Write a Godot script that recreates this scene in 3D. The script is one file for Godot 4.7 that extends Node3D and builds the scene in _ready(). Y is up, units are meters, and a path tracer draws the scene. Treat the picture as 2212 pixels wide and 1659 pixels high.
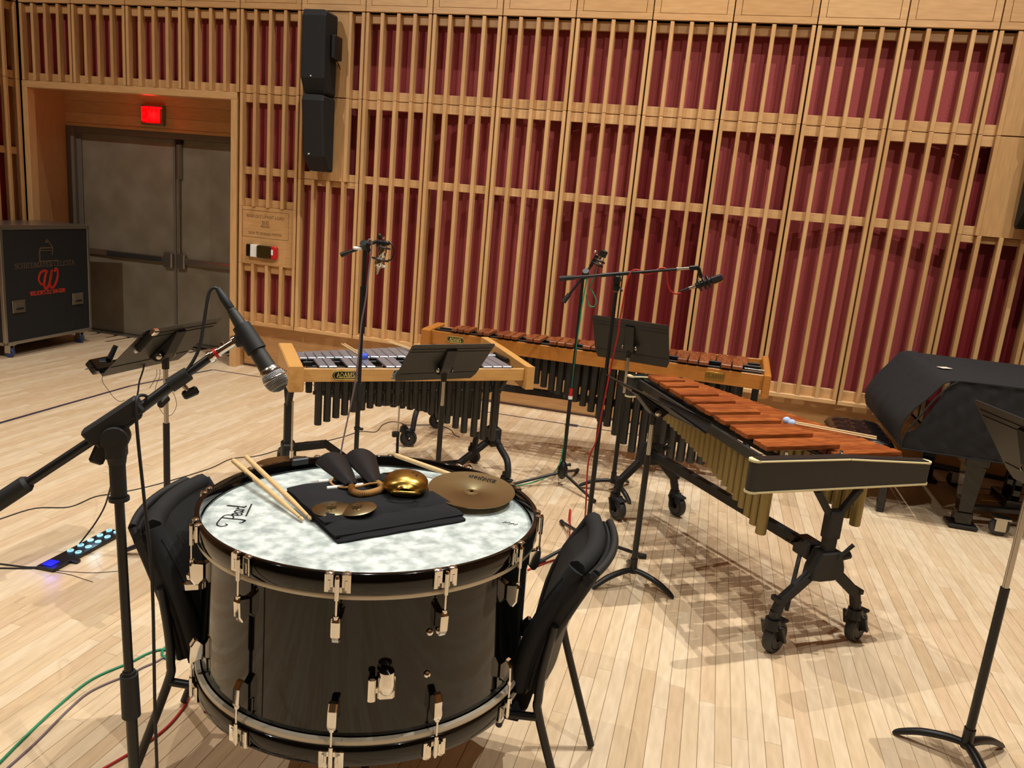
extends Node3D
# A concert-hall stage: slatted wall, bass drum on two chairs, vibraphone, marimba, xylophone, stands and microphones.
# World: x along the slatted wall, y up, the wall's slat fronts lie in the plane z = WZ, camera above the origin.

const W := 0.61
const WZ := -6.536
const X0 := -4.409

var M := {}
var used := {}
var rng := RandomNumberGenerator.new()

func _ready() -> void:
	rng.seed = 4711
	setup_view()
	make_materials()
	build_floor()
	build_back_wall()
	build_door()
	build_side_room()
	build_lamps()
	build_xylophone()
	build_vibraphone()
	build_marimba()
	build_piano()
	build_flight_case()
	build_chairs()
	build_bass_drum()
	build_drum_items()
	build_music_stands()
	build_mic_stands()
	build_small_things()
	build_cables()

# ------------------------------------------------------------------ view and light
func setup_view() -> void:
	var cam := Camera3D.new()
	cam.name = "camera"
	cam.fov = 52.87
	cam.near = 0.05
	cam.far = 60.0
	cam.transform = Transform3D(Basis(Vector3(0.9623, 0.0867, -0.2578), Vector3(-0.1387, 0.9717, -0.1909), Vector3(0.2339, 0.2201, 0.9470)).orthonormalized(), Vector3(0, 1.7435, 0))
	add_child(cam)
	cam.current = true
	var we := WorldEnvironment.new()
	we.name = "environment"
	var e := Environment.new()
	e.background_mode = Environment.BG_COLOR
	e.background_color = Color(0.02, 0.018, 0.015)
	e.tonemap_mode = Environment.TONE_MAPPER_LINEAR
	e.tonemap_exposure = EXPOSURE
	e.sdfgi_enabled = true
	e.ssao_enabled = true
	e.ssil_enabled = true
	we.environment = e
	add_child(we)

const EXPOSURE := 0.205
# ceiling spots: position, aim, energy, cone angle in degrees, tint
const LAMPS := [
	[Vector3(0.65, 8.6, -3.35), Vector3(0.3, 0, -3.6), 105.0, 42.0, Color(1.0, 0.99, 0.96)],
	[Vector3(1.85, 8.6, -4.1), Vector3(0.4, 0, -3.9), 165.0, 42.0, Color(1.0, 0.99, 0.96)],
	[Vector3(-2.3, 8.6, -5.0), Vector3(-2.4, 0, -4.0), 110.0, 42.0, Color(1.0, 0.99, 0.96)],
	[Vector3(-5.2, 7.6, 1.5), Vector3(-5.0, 0, -5.2), 130.0, 42.0, Color(1.0, 0.99, 0.96)],
	[Vector3(-1.6, 8.6, -0.6), Vector3(-1.2, 0, -1.6), 55.0, 42.0, Color(1.0, 0.99, 0.96)],
	[Vector3(3.4, 8.0, 1.0), Vector3(1.6, 0, -3.6), 100.0, 42.0, Color(1.0, 0.99, 0.96)],
]

# ------------------------------------------------------------------ mesh builder
class MB:
	var v := PackedVector3Array()
	var n := PackedVector3Array()
	var c := PackedColorArray()
	var cur := Color(1, 1, 1)
	var colored := false
	var xf := Transform3D.IDENTITY

	func tri(a: Vector3, b: Vector3, d: Vector3, na: Vector3, nb: Vector3, nd: Vector3) -> void:
		a = xf * a; b = xf * b; d = xf * d
		na = (xf.basis * na).normalized(); nb = (xf.basis * nb).normalized(); nd = (xf.basis * nd).normalized()
		var f := (b - a).cross(d - a)
		if f.length_squared() < 1e-18: return
		if f.dot(na + nb + nd) > 0.0:
			v.append(a); v.append(d); v.append(b); n.append(na); n.append(nd); n.append(nb)
		else:
			v.append(a); v.append(b); v.append(d); n.append(na); n.append(nb); n.append(nd)
		if colored:
			c.append(cur); c.append(cur); c.append(cur)

	func quad(a: Vector3, b: Vector3, d: Vector3, e: Vector3, nn: Vector3) -> void:
		tri(a, b, d, nn, nn, nn); tri(a, d, e, nn, nn, nn)

	func quads(a: Vector3, b: Vector3, d: Vector3, e: Vector3, na: Vector3, nb: Vector3, nd: Vector3, ne: Vector3) -> void:
		tri(a, b, d, na, nb, nd); tri(a, d, e, na, nd, ne)

	# box from corner p to corner q, edges chamfered by b
	func box(p: Vector3, q: Vector3, b := 0.0) -> MB:
		var lo := Vector3(minf(p.x, q.x), minf(p.y, q.y), minf(p.z, q.z))
		var hi := Vector3(maxf(p.x, q.x), maxf(p.y, q.y), maxf(p.z, q.z))
		var s := hi - lo
		b = minf(b, 0.45 * minf(s.x, minf(s.y, s.z)))
		var pt := func(sx: int, sy: int, sz: int, ax: int) -> Vector3:
			var r := Vector3(hi.x if sx > 0 else lo.x, hi.y if sy > 0 else lo.y, hi.z if sz > 0 else lo.z)
			if ax != 0: r.x -= sx * b
			if ax != 1: r.y -= sy * b
			if ax != 2: r.z -= sz * b
			return r
		for sg in [-1, 1]:
			quad(pt.call(sg, -1, -1, 0), pt.call(sg, 1, -1, 0), pt.call(sg, 1, 1, 0), pt.call(sg, -1, 1, 0), Vector3(sg, 0, 0))
			quad(pt.call(-1, sg, -1, 1), pt.call(1, sg, -1, 1), pt.call(1, sg, 1, 1), pt.call(-1, sg, 1, 1), Vector3(0, sg, 0))
			quad(pt.call(-1, -1, sg, 2), pt.call(1, -1, sg, 2), pt.call(1, 1, sg, 2), pt.call(-1, 1, sg, 2), Vector3(0, 0, sg))
		if b > 0.0:
			for s1 in [-1, 1]:
				for s2 in [-1, 1]:
					quad(pt.call(s1, s2, -1, 0), pt.call(s1, s2, 1, 0), pt.call(s1, s2, 1, 1), pt.call(s1, s2, -1, 1), Vector3(s1, s2, 0).normalized())
					quad(pt.call(s1, -1, s2, 0), pt.call(s1, 1, s2, 0), pt.call(s1, 1, s2, 2), pt.call(s1, -1, s2, 2), Vector3(s1, 0, s2).normalized())
					quad(pt.call(-1, s1, s2, 1), pt.call(1, s1, s2, 1), pt.call(1, s1, s2, 2), pt.call(-1, s1, s2, 2), Vector3(0, s1, s2).normalized())
					for s3 in [-1, 1]:
						var nn := Vector3(s1, s2, s3).normalized()
						tri(pt.call(s1, s2, s3, 0), pt.call(s1, s2, s3, 1), pt.call(s1, s2, s3, 2), nn, nn, nn)
		return self

	# bar of rectangular section between two points, w wide, h high
	func bar(a: Vector3, b: Vector3, w: float, h: float, bev := 0.003, upv := Vector3.UP) -> MB:
		var keep := xf
		var d := (b - a)
		var z := d.normalized()
		var x := upv.cross(z)
		if x.length() < 1e-4: x = Vector3.RIGHT.cross(z)
		x = x.normalized()
		var y := z.cross(x).normalized()
		xf = keep * Transform3D(Basis(x, y, z), a)
		box(Vector3(-w / 2, -h / 2, 0), Vector3(w / 2, h / 2, d.length()), bev)
		xf = keep
		return self

	# round tube or cone between two points
	func tube(a: Vector3, b: Vector3, r1: float, r2 := -1.0, seg := 14, caps := true) -> MB:
		if r2 < 0.0: r2 = r1
		var d := (b - a).normalized()
		var x := d.cross(Vector3.UP)
		if x.length() < 1e-3: x = d.cross(Vector3.RIGHT)
		x = x.normalized()
		var y := x.cross(d).normalized()
		var sl := (r1 - r2) / maxf((b - a).length(), 1e-6)
		for i in seg:
			var t0 := TAU * i / seg
			var t1 := TAU * (i + 1) / seg
			var e0 := x * cos(t0) + y * sin(t0)
			var e1 := x * cos(t1) + y * sin(t1)
			var n0 := (e0 + d * sl).normalized()
			var n1 := (e1 + d * sl).normalized()
			quads(a + e0 * r1, a + e1 * r1, b + e1 * r2, b + e0 * r2, n0, n1, n1, n0)
			if caps:
				tri(a, a + e0 * r1, a + e1 * r1, -d, -d, -d)
				tri(b, b + e0 * r2, b + e1 * r2, d, d, d)
		return self

	# surface of revolution round local y: profile of (radius, height), sharp where the angle is large
	func lathe(prof: Array, seg := 24, at := Transform3D.IDENTITY, a0 := 0.0, a1 := TAU) -> MB:
		var keep := xf
		xf = keep * at
		for j in prof.size() - 1:
			var p: Vector2 = prof[j]
			var q: Vector2 = prof[j + 1]
			var t := (q - p)
			if t.length() < 1e-7: continue
			t = t.normalized()
			var nf := Vector2(t.y, -t.x)
			var np := nf
			var nq := nf
			if j > 0:
				var u: Vector2 = (p - prof[j - 1]).normalized()
				var m := Vector2(u.y, -u.x)
				if m.dot(nf) > 0.7: np = (m + nf).normalized()
			if j < prof.size() - 2:
				var u2: Vector2 = (prof[j + 2] - q).normalized()
				var m2 := Vector2(u2.y, -u2.x)
				if m2.dot(nf) > 0.7: nq = (m2 + nf).normalized()
			for i in seg:
				var t0 := a0 + (a1 - a0) * i / seg
				var t1 := a0 + (a1 - a0) * (i + 1) / seg
				var e0 := Vector3(cos(t0), 0, sin(t0))
				var e1 := Vector3(cos(t1), 0, sin(t1))
				quads(e0 * p.x + Vector3(0, p.y, 0), e1 * p.x + Vector3(0, p.y, 0), e1 * q.x + Vector3(0, q.y, 0), e0 * q.x + Vector3(0, q.y, 0), e0 * np.x + Vector3(0, np.y, 0), e1 * np.x + Vector3(0, np.y, 0), e1 * nq.x + Vector3(0, nq.y, 0), e0 * nq.x + Vector3(0, nq.y, 0))
		xf = keep
		return self

	# round section swept along points; r may be one number or one per point
	func sweep(pts: Array, r, seg := 8, flat := 1.0) -> MB:
		var k := pts.size()
		var fx := Vector3.ZERO
		var rings := []
		for i in k:
			var d: Vector3
			if i == 0: d = pts[1] - pts[0]
			elif i == k - 1: d = pts[k - 1] - pts[k - 2]
			else: d = (pts[i + 1] - pts[i]).normalized() + (pts[i] - pts[i - 1]).normalized()
			d = d.normalized()
			if i == 0:
				fx = d.cross(Vector3.UP)
				if fx.length() < 1e-2: fx = d.cross(Vector3.RIGHT)
				fx = fx.normalized()
			else:
				fx = (fx - d * fx.dot(d)).normalized()
			var fy := fx.cross(d).normalized()
			rings.append([pts[i], fx, fy, d])
		for i in k - 1:
			var A = rings[i]
			var B = rings[i + 1]
			var ra: float = r[i] if r is Array else r
			var rb: float = r[i + 1] if r is Array else r
			for s in seg:
				var t0 := TAU * s / seg
				var t1 := TAU * (s + 1) / seg
				var a0: Vector3 = A[1] * cos(t0) + A[2] * sin(t0) * flat
				var a1: Vector3 = A[1] * cos(t1) + A[2] * sin(t1) * flat
				var b0: Vector3 = B[1] * cos(t0) + B[2] * sin(t0) * flat
				var b1: Vector3 = B[1] * cos(t1) + B[2] * sin(t1) * flat
				quads(A[0] + a0 * ra, A[0] + a1 * ra, B[0] + b1 * rb, B[0] + b0 * rb, a0, a1, b1, b0)
				if i == 0: tri(A[0], A[0] + a0 * ra, A[0] + a1 * ra, -A[3], -A[3], -A[3])
				if i == k - 2: tri(B[0], B[0] + b0 * rb, B[0] + b1 * rb, B[3], B[3], B[3])
		return self

	# polygon in x, y pushed along z from z0 to z1, with a chamfer on both rims
	func prism(poly: Array, z0: float, z1: float, bev := 0.0) -> MB:
		var pk := PackedVector2Array(poly)
		var ins := pk
		if bev > 0.0:
			var off := Geometry2D.offset_polygon(pk, -bev, Geometry2D.JOIN_MITER)
			if off.size() > 0 and off[0].size() == pk.size():
				var best := 0
				for i in off[0].size():
					if off[0][i].distance_to(pk[0]) < off[0][best].distance_to(pk[0]): best = i
				ins = PackedVector2Array()
				for i in pk.size(): ins.append(off[0][(best + i) % pk.size()])
				var fine := true
				for i in pk.size():
					if ins[i].distance_to(pk[i]) > bev * 4.0: fine = false
				if not fine: ins = pk; bev = 0.0
			else:
				bev = 0.0
		var idx := Geometry2D.triangulate_polygon(ins)
		for i in range(0, idx.size(), 3):
			for side in [[z0, -1.0], [z1, 1.0]]:
				var nn := Vector3(0, 0, side[1])
				tri(Vector3(ins[idx[i]].x, ins[idx[i]].y, side[0]), Vector3(ins[idx[i + 1]].x, ins[idx[i + 1]].y, side[0]), Vector3(ins[idx[i + 2]].x, ins[idx[i + 2]].y, side[0]), nn, nn, nn)
		var area := 0.0
		for i in pk.size():
			var j := (i + 1) % pk.size()
			area += pk[i].x * pk[j].y - pk[j].x * pk[i].y
		var sg := 1.0 if area > 0.0 else -1.0
		for i in pk.size():
			var j := (i + 1) % pk.size()
			var e := (pk[j] - pk[i]).normalized()
			var nn := Vector3(e.y, -e.x, 0) * sg
			var za := z0 + bev
			var zb := z1 - bev
			quad(Vector3(pk[i].x, pk[i].y, za), Vector3(pk[j].x, pk[j].y, za), Vector3(pk[j].x, pk[j].y, zb), Vector3(pk[i].x, pk[i].y, zb), nn)
			if bev > 0.0:
				var n1 := (nn + Vector3(0, 0, -1)).normalized()
				var n2 := (nn + Vector3(0, 0, 1)).normalized()
				quad(Vector3(pk[i].x, pk[i].y, za), Vector3(pk[j].x, pk[j].y, za), Vector3(ins[j].x, ins[j].y, z0), Vector3(ins[i].x, ins[i].y, z0), n1)
				quad(Vector3(pk[i].x, pk[i].y, zb), Vector3(pk[j].x, pk[j].y, zb), Vector3(ins[j].x, ins[j].y, z1), Vector3(ins[i].x, ins[i].y, z1), n2)
		return self

	# ball, squashed by s
	func ball(at: Vector3, s: Vector3, seg := 16, rings := 10) -> MB:
		for j in rings:
			var p0 := PI * j / rings - PI / 2
			var p1 := PI * (j + 1) / rings - PI / 2
			for i in seg:
				var t0 := TAU * i / seg
				var t1 := TAU * (i + 1) / seg
				var e := []
				for q in [[p0, t0], [p0, t1], [p1, t1], [p1, t0]]:
					e.append(Vector3(cos(q[0]) * cos(q[1]), sin(q[0]), cos(q[0]) * sin(q[1])))
				quads(at + e[0] * s, at + e[1] * s, at + e[2] * s, at + e[3] * s, e[0] / s, e[1] / s, e[2] / s, e[3] / s)
		return self

	# surface over a grid of points, rows of equal length; smooth normals, thick > 0 gives it a back and rims
	func sheet(g: Array, thick := 0.0) -> MB:
		var R := g.size()
		var K: int = g[0].size()
		var nr := []
		for i in R:
			var row := []
			for j in K:
				var du: Vector3 = g[mini(i + 1, R - 1)][j] - g[maxi(i - 1, 0)][j]
				var dv: Vector3 = g[i][mini(j + 1, K - 1)] - g[i][maxi(j - 1, 0)]
				row.append(du.cross(dv).normalized())
			nr.append(row)
		for i in R - 1:
			for j in K - 1:
				quads(g[i][j], g[i + 1][j], g[i + 1][j + 1], g[i][j + 1], nr[i][j], nr[i + 1][j], nr[i + 1][j + 1], nr[i][j + 1])
				if thick > 0.0:
					quads(g[i][j] - nr[i][j] * thick, g[i + 1][j] - nr[i + 1][j] * thick, g[i + 1][j + 1] - nr[i + 1][j + 1] * thick, g[i][j + 1] - nr[i][j + 1] * thick, -nr[i][j], -nr[i + 1][j], -nr[i + 1][j + 1], -nr[i][j + 1])
		if thick > 0.0:
			for i in R - 1:
				for j in [0, K - 1]:
					var o: Vector3 = (g[i][j] - g[i][1 if j == 0 else K - 2]).normalized()
					quad(g[i][j], g[i + 1][j], g[i + 1][j] - nr[i + 1][j] * thick, g[i][j] - nr[i][j] * thick, o)
			for j in K - 1:
				for i in [0, R - 1]:
					var o2: Vector3 = (g[i][j] - g[1 if i == 0 else R - 2][j]).normalized()
					quad(g[i][j], g[i][j + 1], g[i][j + 1] - nr[i][j + 1] * thick, g[i][j] - nr[i][j] * thick, o2)
		return self

	# flat pen stroke of given width along points lying in the x, y plane, from z = 0 to z = t
	func stroke(pts: Array, w: float, t: float) -> MB:
		for i in pts.size() - 1:
			var p: Vector2 = pts[i]
			var q: Vector2 = pts[i + 1]
			var d := (q - p).normalized() * w * 0.35
			var s := Vector2(-d.y, d.x).normalized() * w * 0.5
			prism([p - d - s, q + d - s, q + d + s, p - d + s], 0.0, t)
		return self

	# slab: a quad given by four points, given thickness along t
	func quad_slab(q: Array, t: Vector3) -> MB:
		var n0: Vector3 = (q[1] - q[0]).cross(q[2] - q[0]).normalized()
		if n0.dot(t) > 0.0: n0 = -n0
		quad(q[0], q[1], q[2], q[3], n0)
		quad(q[0] + t, q[1] + t, q[2] + t, q[3] + t, -n0)
		var mid: Vector3 = (q[0] + q[1] + q[2] + q[3]) / 4
		for i in 4:
			var j := (i + 1) % 4
			quad(q[i], q[j], q[j] + t, q[i] + t, ((q[i] + q[j]) / 2 - mid).normalized())
		return self

	func mesh() -> ArrayMesh:
		var a := []
		a.resize(Mesh.ARRAY_MAX)
		a[Mesh.ARRAY_VERTEX] = v
		a[Mesh.ARRAY_NORMAL] = n
		if colored: a[Mesh.ARRAY_COLOR] = c
		var m := ArrayMesh.new()
		m.add_surface_from_arrays(Mesh.PRIMITIVE_TRIANGLES, a)
		return m

# ------------------------------------------------------------------ nodes
func numbered(called: String, parent: Node = self) -> String:
	var key := str(parent.get_instance_id()) + called
	used[key] = used.get(key, -1) + 1
	return called if used[key] == 0 else "%s_%03d" % [called, used[key]]

func tag(o: Node, label: String, category: String, group := "") -> void:
	o.set_meta("label", label)
	o.set_meta("category", category)
	if group != "": o.set_meta("group", group)

func thing(called: String, label: String, category: String, at := Vector3.ZERO, turn := 0.0, group := "") -> Node3D:
	var o := Node3D.new()
	o.name = numbered(called)
	add_child(o)
	o.position = at
	o.rotation.y = turn
	tag(o, label, category, group)
	return o

func structure(called: String, parent: Node = self) -> Node3D:
	var o := Node3D.new()
	o.name = numbered(called, parent)
	parent.add_child(o)
	if parent == self: o.set_meta("kind", "structure")
	return o

func part(parent: Node, called: String, what, m: Material, at := Transform3D.IDENTITY, label := "") -> MeshInstance3D:
	var o := MeshInstance3D.new()
	o.name = numbered(called, parent)
	o.mesh = what.mesh() if what is MB else what
	o.material_override = m
	o.transform = at
	o.cast_shadow = GeometryInstance3D.SHADOW_CASTING_SETTING_ON
	parent.add_child(o, true)
	if label != "": o.set_meta("label", label)
	return o

func at_pos(p: Vector3, turn := 0.0) -> Transform3D:
	return Transform3D(Basis(Vector3.UP, turn), p)

# frame whose y axis points along d
func aim(p: Vector3, d: Vector3, xhint := Vector3.RIGHT) -> Transform3D:
	var y := d.normalized()
	var z := xhint.cross(y)
	if z.length() < 1e-3: z = Vector3.FORWARD.cross(y)
	z = z.normalized()
	return Transform3D(Basis(y.cross(z).normalized(), y, z), p)

func lettering(parent: Node, called: String, text: String, height: float, m: Material, at: Transform3D, depth := 0.0015, serif := false, stretch := 1.0) -> MeshInstance3D:
	var tm := TextMesh.new()
	var f := SystemFont.new()
	f.font_names = PackedStringArray(["Droid Serif" if serif else "Droid Sans"])
	tm.font = f
	tm.text = text
	tm.font_size = 32
	tm.pixel_size = height / 23.0
	tm.depth = depth
	tm.curve_step = 1.0
	return part(parent, called, tm, m, at * Transform3D(Basis.from_scale(Vector3(stretch, 1, 1)), Vector3.ZERO))

func smooth(pts: Array, steps := 6) -> Array:
	var out := []
	var k := pts.size()
	for i in k - 1:
		var p0: Vector3 = pts[maxi(i - 1, 0)]
		var p1: Vector3 = pts[i]
		var p2: Vector3 = pts[i + 1]
		var p3: Vector3 = pts[mini(i + 2, k - 1)]
		for s in steps:
			out.append(p1.cubic_interpolate(p2, p0, p3, float(s) / steps))
	out.append(pts[k - 1])
	return out

func smooth2(pts: Array, steps := 5) -> Array:
	var a := []
	for p in pts: a.append(Vector3(p.x, p.y, 0))
	var out := []
	for p in smooth(a, steps): out.append(Vector2(p.x, p.y))
	return out

# ------------------------------------------------------------------ materials
func noise_texture(size: int, freq: float, octaves: int, lo: Color, hi: Color, sd: int, kind := FastNoiseLite.TYPE_SIMPLEX_SMOOTH, contrast := 1.0) -> ImageTexture:
	var nz := FastNoiseLite.new()
	nz.seed = sd
	nz.noise_type = kind
	nz.frequency = freq
	nz.fractal_octaves = octaves
	var src := nz.get_seamless_image(size, size, false, false, 0.15)
	var im := Image.create(size, size, false, Image.FORMAT_RGB8)
	for y in size:
		for x in size:
			var t := clampf((src.get_pixel(x, y).r - 0.5) * contrast + 0.5, 0.0, 1.0)
			im.set_pixel(x, y, lo.lerp(hi, t))
	return ImageTexture.create_from_image(im)

func plain(c: Color, rough := 0.5, metal := 0.0) -> StandardMaterial3D:
	var m := StandardMaterial3D.new()
	m.albedo_color = c
	m.roughness = rough
	m.metallic = metal
	return m

func textured(tex: Texture2D, c: Color, rough: float, scale: Vector3, offset := Vector3.ZERO, world := false) -> StandardMaterial3D:
	var m := plain(c, rough)
	m.albedo_texture = tex
	m.uv1_triplanar = true
	m.uv1_world_triplanar = world
	m.uv1_scale = scale
	m.uv1_offset = offset
	return m

func bumpy(m: StandardMaterial3D, tex: Texture2D, amount: float) -> StandardMaterial3D:
	m.normal_enabled = true
	m.normal_texture = tex
	m.normal_scale = amount
	return m

func normal_noise(size: int, freq: float, octaves: int, sd: int, bump := 4.0) -> ImageTexture:
	var nz := FastNoiseLite.new()
	nz.seed = sd
	nz.frequency = freq
	nz.fractal_octaves = octaves
	var im := nz.get_seamless_image(size, size, false, false, 0.15)
	im.convert(Image.FORMAT_RGBA8)
	im.bump_map_to_normal_map(bump)
	return ImageTexture.create_from_image(im)

func make_materials() -> void:
	var grain := noise_texture(256, 0.018, 4, Color(0.91, 0.895, 0.87), Color(1, 1, 1), 3)
	var streak := noise_texture(256, 0.03, 5, Color(0.62, 0.55, 0.48), Color(1, 1, 1), 8, FastNoiseLite.TYPE_SIMPLEX_SMOOTH, 1.3)
	var cloud := noise_texture(256, 0.012, 3, Color(0.86, 0.84, 0.80), Color(1, 1, 1), 21)
	var speck := noise_texture(256, 0.12, 2, Color(0.75, 0.75, 0.75), Color(1, 1, 1), 5)
	var fine := normal_noise(256, 0.10, 2, 77, 6.0)
	M.fine = fine
	# wall wood, grain upright / level
	for i in 3:
		var tint: Color = [Color(0.800, 0.620, 0.415), Color(0.775, 0.595, 0.390), Color(0.820, 0.645, 0.440)][i]
		M["wood_up%d" % i] = textured(grain, tint, 0.42, Vector3(7, 0.9, 7), Vector3(0.31 * i, 0.17 * i, 0.53 * i), true)
		M["wood_level%d" % i] = textured(grain, tint, 0.42, Vector3(0.9, 7, 7), Vector3(0.21 * i, 0.37 * i, 0.13 * i), true)
	M.wood_dark = textured(grain, Color(0.30, 0.17, 0.10), 0.5, Vector3(1, 8, 8))
	M.red = textured(speck, Color(0.640, 0.245, 0.240), 0.75, Vector3(3, 3, 3), Vector3.ZERO, true)
	M.deep_red = textured(speck, Color(0.520, 0.060, 0.085), 0.6, Vector3(3, 3, 3), Vector3.ZERO, true)
	M.shell = textured(cloud, Color(0.66, 0.63, 0.59), 0.7, Vector3(0.5, 0.5, 0.5))
	M.wall_black = plain(Color(0.05, 0.04, 0.04), 0.9)
	# floor boards
	for i in 7:
		var t: Color = [Color(0.865, 0.770, 0.640), Color(0.850, 0.750, 0.615), Color(0.880, 0.790, 0.665), Color(0.835, 0.725, 0.585), Color(0.860, 0.760, 0.625), Color(0.885, 0.800, 0.680), Color(0.845, 0.735, 0.605)][i]
		var m := textured(grain, t, 0.38, Vector3(5.5, 5.5, 1.1), Vector3(0.37 * i, 0, 0.61 * i))
		M["board%d" % i] = m
	M.boards = textured(grain, Color(1, 1, 1), 0.38, Vector3(5.5, 5.5, 1.1))
	M.boards.vertex_color_use_as_albedo = true
	M.joint = plain(Color(0.30, 0.22, 0.15), 0.8)
	# instrument wood and metal
	for i in 3:
		M["bar%d" % i] = textured(streak, [Color(0.70, 0.375, 0.165), Color(0.655, 0.335, 0.145), Color(0.745, 0.415, 0.19)][i], 0.33, Vector3(1.2, 14, 14), Vector3(0.3 * i, 0.2 * i, 0.41 * i))
		M["rose%d" % i] = textured(streak, [Color(0.60, 0.335, 0.185), Color(0.55, 0.30, 0.165), Color(0.64, 0.37, 0.21)][i], 0.3, Vector3(14, 14, 1.2), Vector3(0.3 * i, 0.2 * i, 0.41 * i))
	M.alu = plain(Color(0.70, 0.72, 0.77), 0.32, 0.75)
	M.vib_wood = textured(grain, Color(0.82, 0.62, 0.36), 0.35, Vector3(1.2, 9, 9))
	M.marimba_wood = textured(grain, Color(0.72, 0.46, 0.19), 0.3, Vector3(1.2, 9, 9))
	M.gold_tube = plain(Color(0.52, 0.455, 0.275), 0.42, 0.55)
	M.black_tube = bumpy(plain(Color(0.105, 0.105, 0.10), 0.45), fine, 0.15)
	M.black = plain(Color(0.055, 0.055, 0.058), 0.42)
	M.black_matte = plain(Color(0.085, 0.085, 0.085), 0.62)
	M.black_soft = bumpy(plain(Color(0.045, 0.046, 0.05), 0.85), fine, 0.5)
	M.charcoal = plain(Color(0.155, 0.148, 0.135), 0.55)
	M.desk = plain(Color(0.135, 0.130, 0.118), 0.5)
	M.rubber = plain(Color(0.10, 0.10, 0.105), 0.65)
	M.wheel_grey = plain(Color(0.17, 0.165, 0.16), 0.55)
	M.cream = plain(Color(0.86, 0.81, 0.63), 0.4)
	M.chrome = plain(Color(0.88, 0.87, 0.85), 0.07, 1.0)
	M.steel = plain(Color(0.72, 0.70, 0.66), 0.25, 1.0)
	M.white_cord = plain(Color(0.82, 0.80, 0.74), 0.8)
	M.gloss_black = plain(Color(0.022, 0.022, 0.022), 0.06)
	M.strip = plain(Color(0.74, 0.70, 0.62), 0.35, 0.3)
	M.white = plain(Color(0.88, 0.87, 0.84), 0.5)
	M.ink = plain(Color(0.10, 0.05, 0.06), 0.6)
	M.yellow_ink = plain(Color(0.86, 0.76, 0.42), 0.45)
	M.grey_paint = textured(cloud, Color(0.515, 0.475, 0.41), 0.4, Vector3(0.8, 0.8, 0.8))
	M.grey_frame = plain(Color(0.40, 0.37, 0.325), 0.45)
	M.satin = plain(Color(0.62, 0.60, 0.56), 0.3, 0.9)
	M.red_print = plain(Color(0.86, 0.22, 0.13), 0.6)
	M.tan_print = plain(Color(0.34, 0.27, 0.20), 0.6)
	M.sign_ink = plain(Color(0.42, 0.29, 0.17), 0.6)
	M.brass = bumpy(plain(Color(0.70, 0.56, 0.28), 0.30, 1.0), normal_noise(256, 0.03, 2, 12, 5.0), 0.35)
	M.cymbal = plain(Color(0.62, 0.565, 0.43), 0.30, 1.0)
	M.iron = bumpy(plain(Color(0.15, 0.155, 0.17), 0.42, 0.6), normal_noise(256, 0.05, 3, 31, 5.0), 0.5)
	M.rope = bumpy(plain(Color(0.66, 0.49, 0.27), 0.9), fine, 0.8)
	M.stick = textured(grain, Color(0.86, 0.73, 0.53), 0.5, Vector3(2, 12, 12))
	M.towel = bumpy(plain(Color(0.020, 0.022, 0.042), 0.95), fine, 1.0)
	M.head = textured(noise_texture(256, 0.02, 5, Color(0.66, 0.69, 0.69), Color(0.95, 0.96, 0.95), 55, FastNoiseLite.TYPE_SIMPLEX_SMOOTH, 1.7), Color(0.90, 0.92, 0.91), 0.45, Vector3(3.2, 3.2, 3.2))
	M.cloth = bumpy(plain(Color(0.050, 0.054, 0.066), 0.88), fine, 0.7)
	M.leather = plain(Color(0.04, 0.034, 0.04), 0.22)
	M.tape = plain(Color(0.20, 0.18, 0.235), 0.55)
	M.green_cord = plain(Color(0.13, 0.52, 0.36), 0.5)
	M.grey_cord = plain(Color(0.44, 0.38, 0.40), 0.5)
	M.red_cord = plain(Color(0.66, 0.11, 0.10), 0.5)
	M.black_cord = plain(Color(0.06, 0.055, 0.055), 0.55)
	M.blue_wheel = plain(Color(0.17, 0.23, 0.42), 0.5)
	M.blue_rubber = plain(Color(0.22, 0.33, 0.78), 0.55)
	M.yarn = bumpy(plain(Color(0.66, 0.72, 0.83), 0.9), fine, 1.0)
	M.paper = plain(Color(0.85, 0.80, 0.72), 0.8)
	M.clear_plastic = plain(Color(0.16, 0.13, 0.05), 0.15)
	M.pull_red = plain(Color(0.72, 0.08, 0.09), 0.4)
	M.amp_gold = plain(Color(0.80, 0.60, 0.20), 0.35, 0.8)
	M.mesh_grey = bumpy(plain(Color(0.66, 0.66, 0.66), 0.35, 0.8), fine, 0.4)
	M.tag_blue = plain(Color(0.42, 0.50, 0.56), 0.5)
	M.speaker = bumpy(plain(Color(0.035, 0.035, 0.036), 0.75), fine, 0.8)
	M.ceiling = plain(Color(0.80, 0.78, 0.75), 0.8)

func glow(c: Color, energy: float) -> StandardMaterial3D:
	var m := plain(c, 0.4)
	m.emission_enabled = true
	m.emission = c
	m.emission_energy_multiplier = energy
	return m

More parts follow.
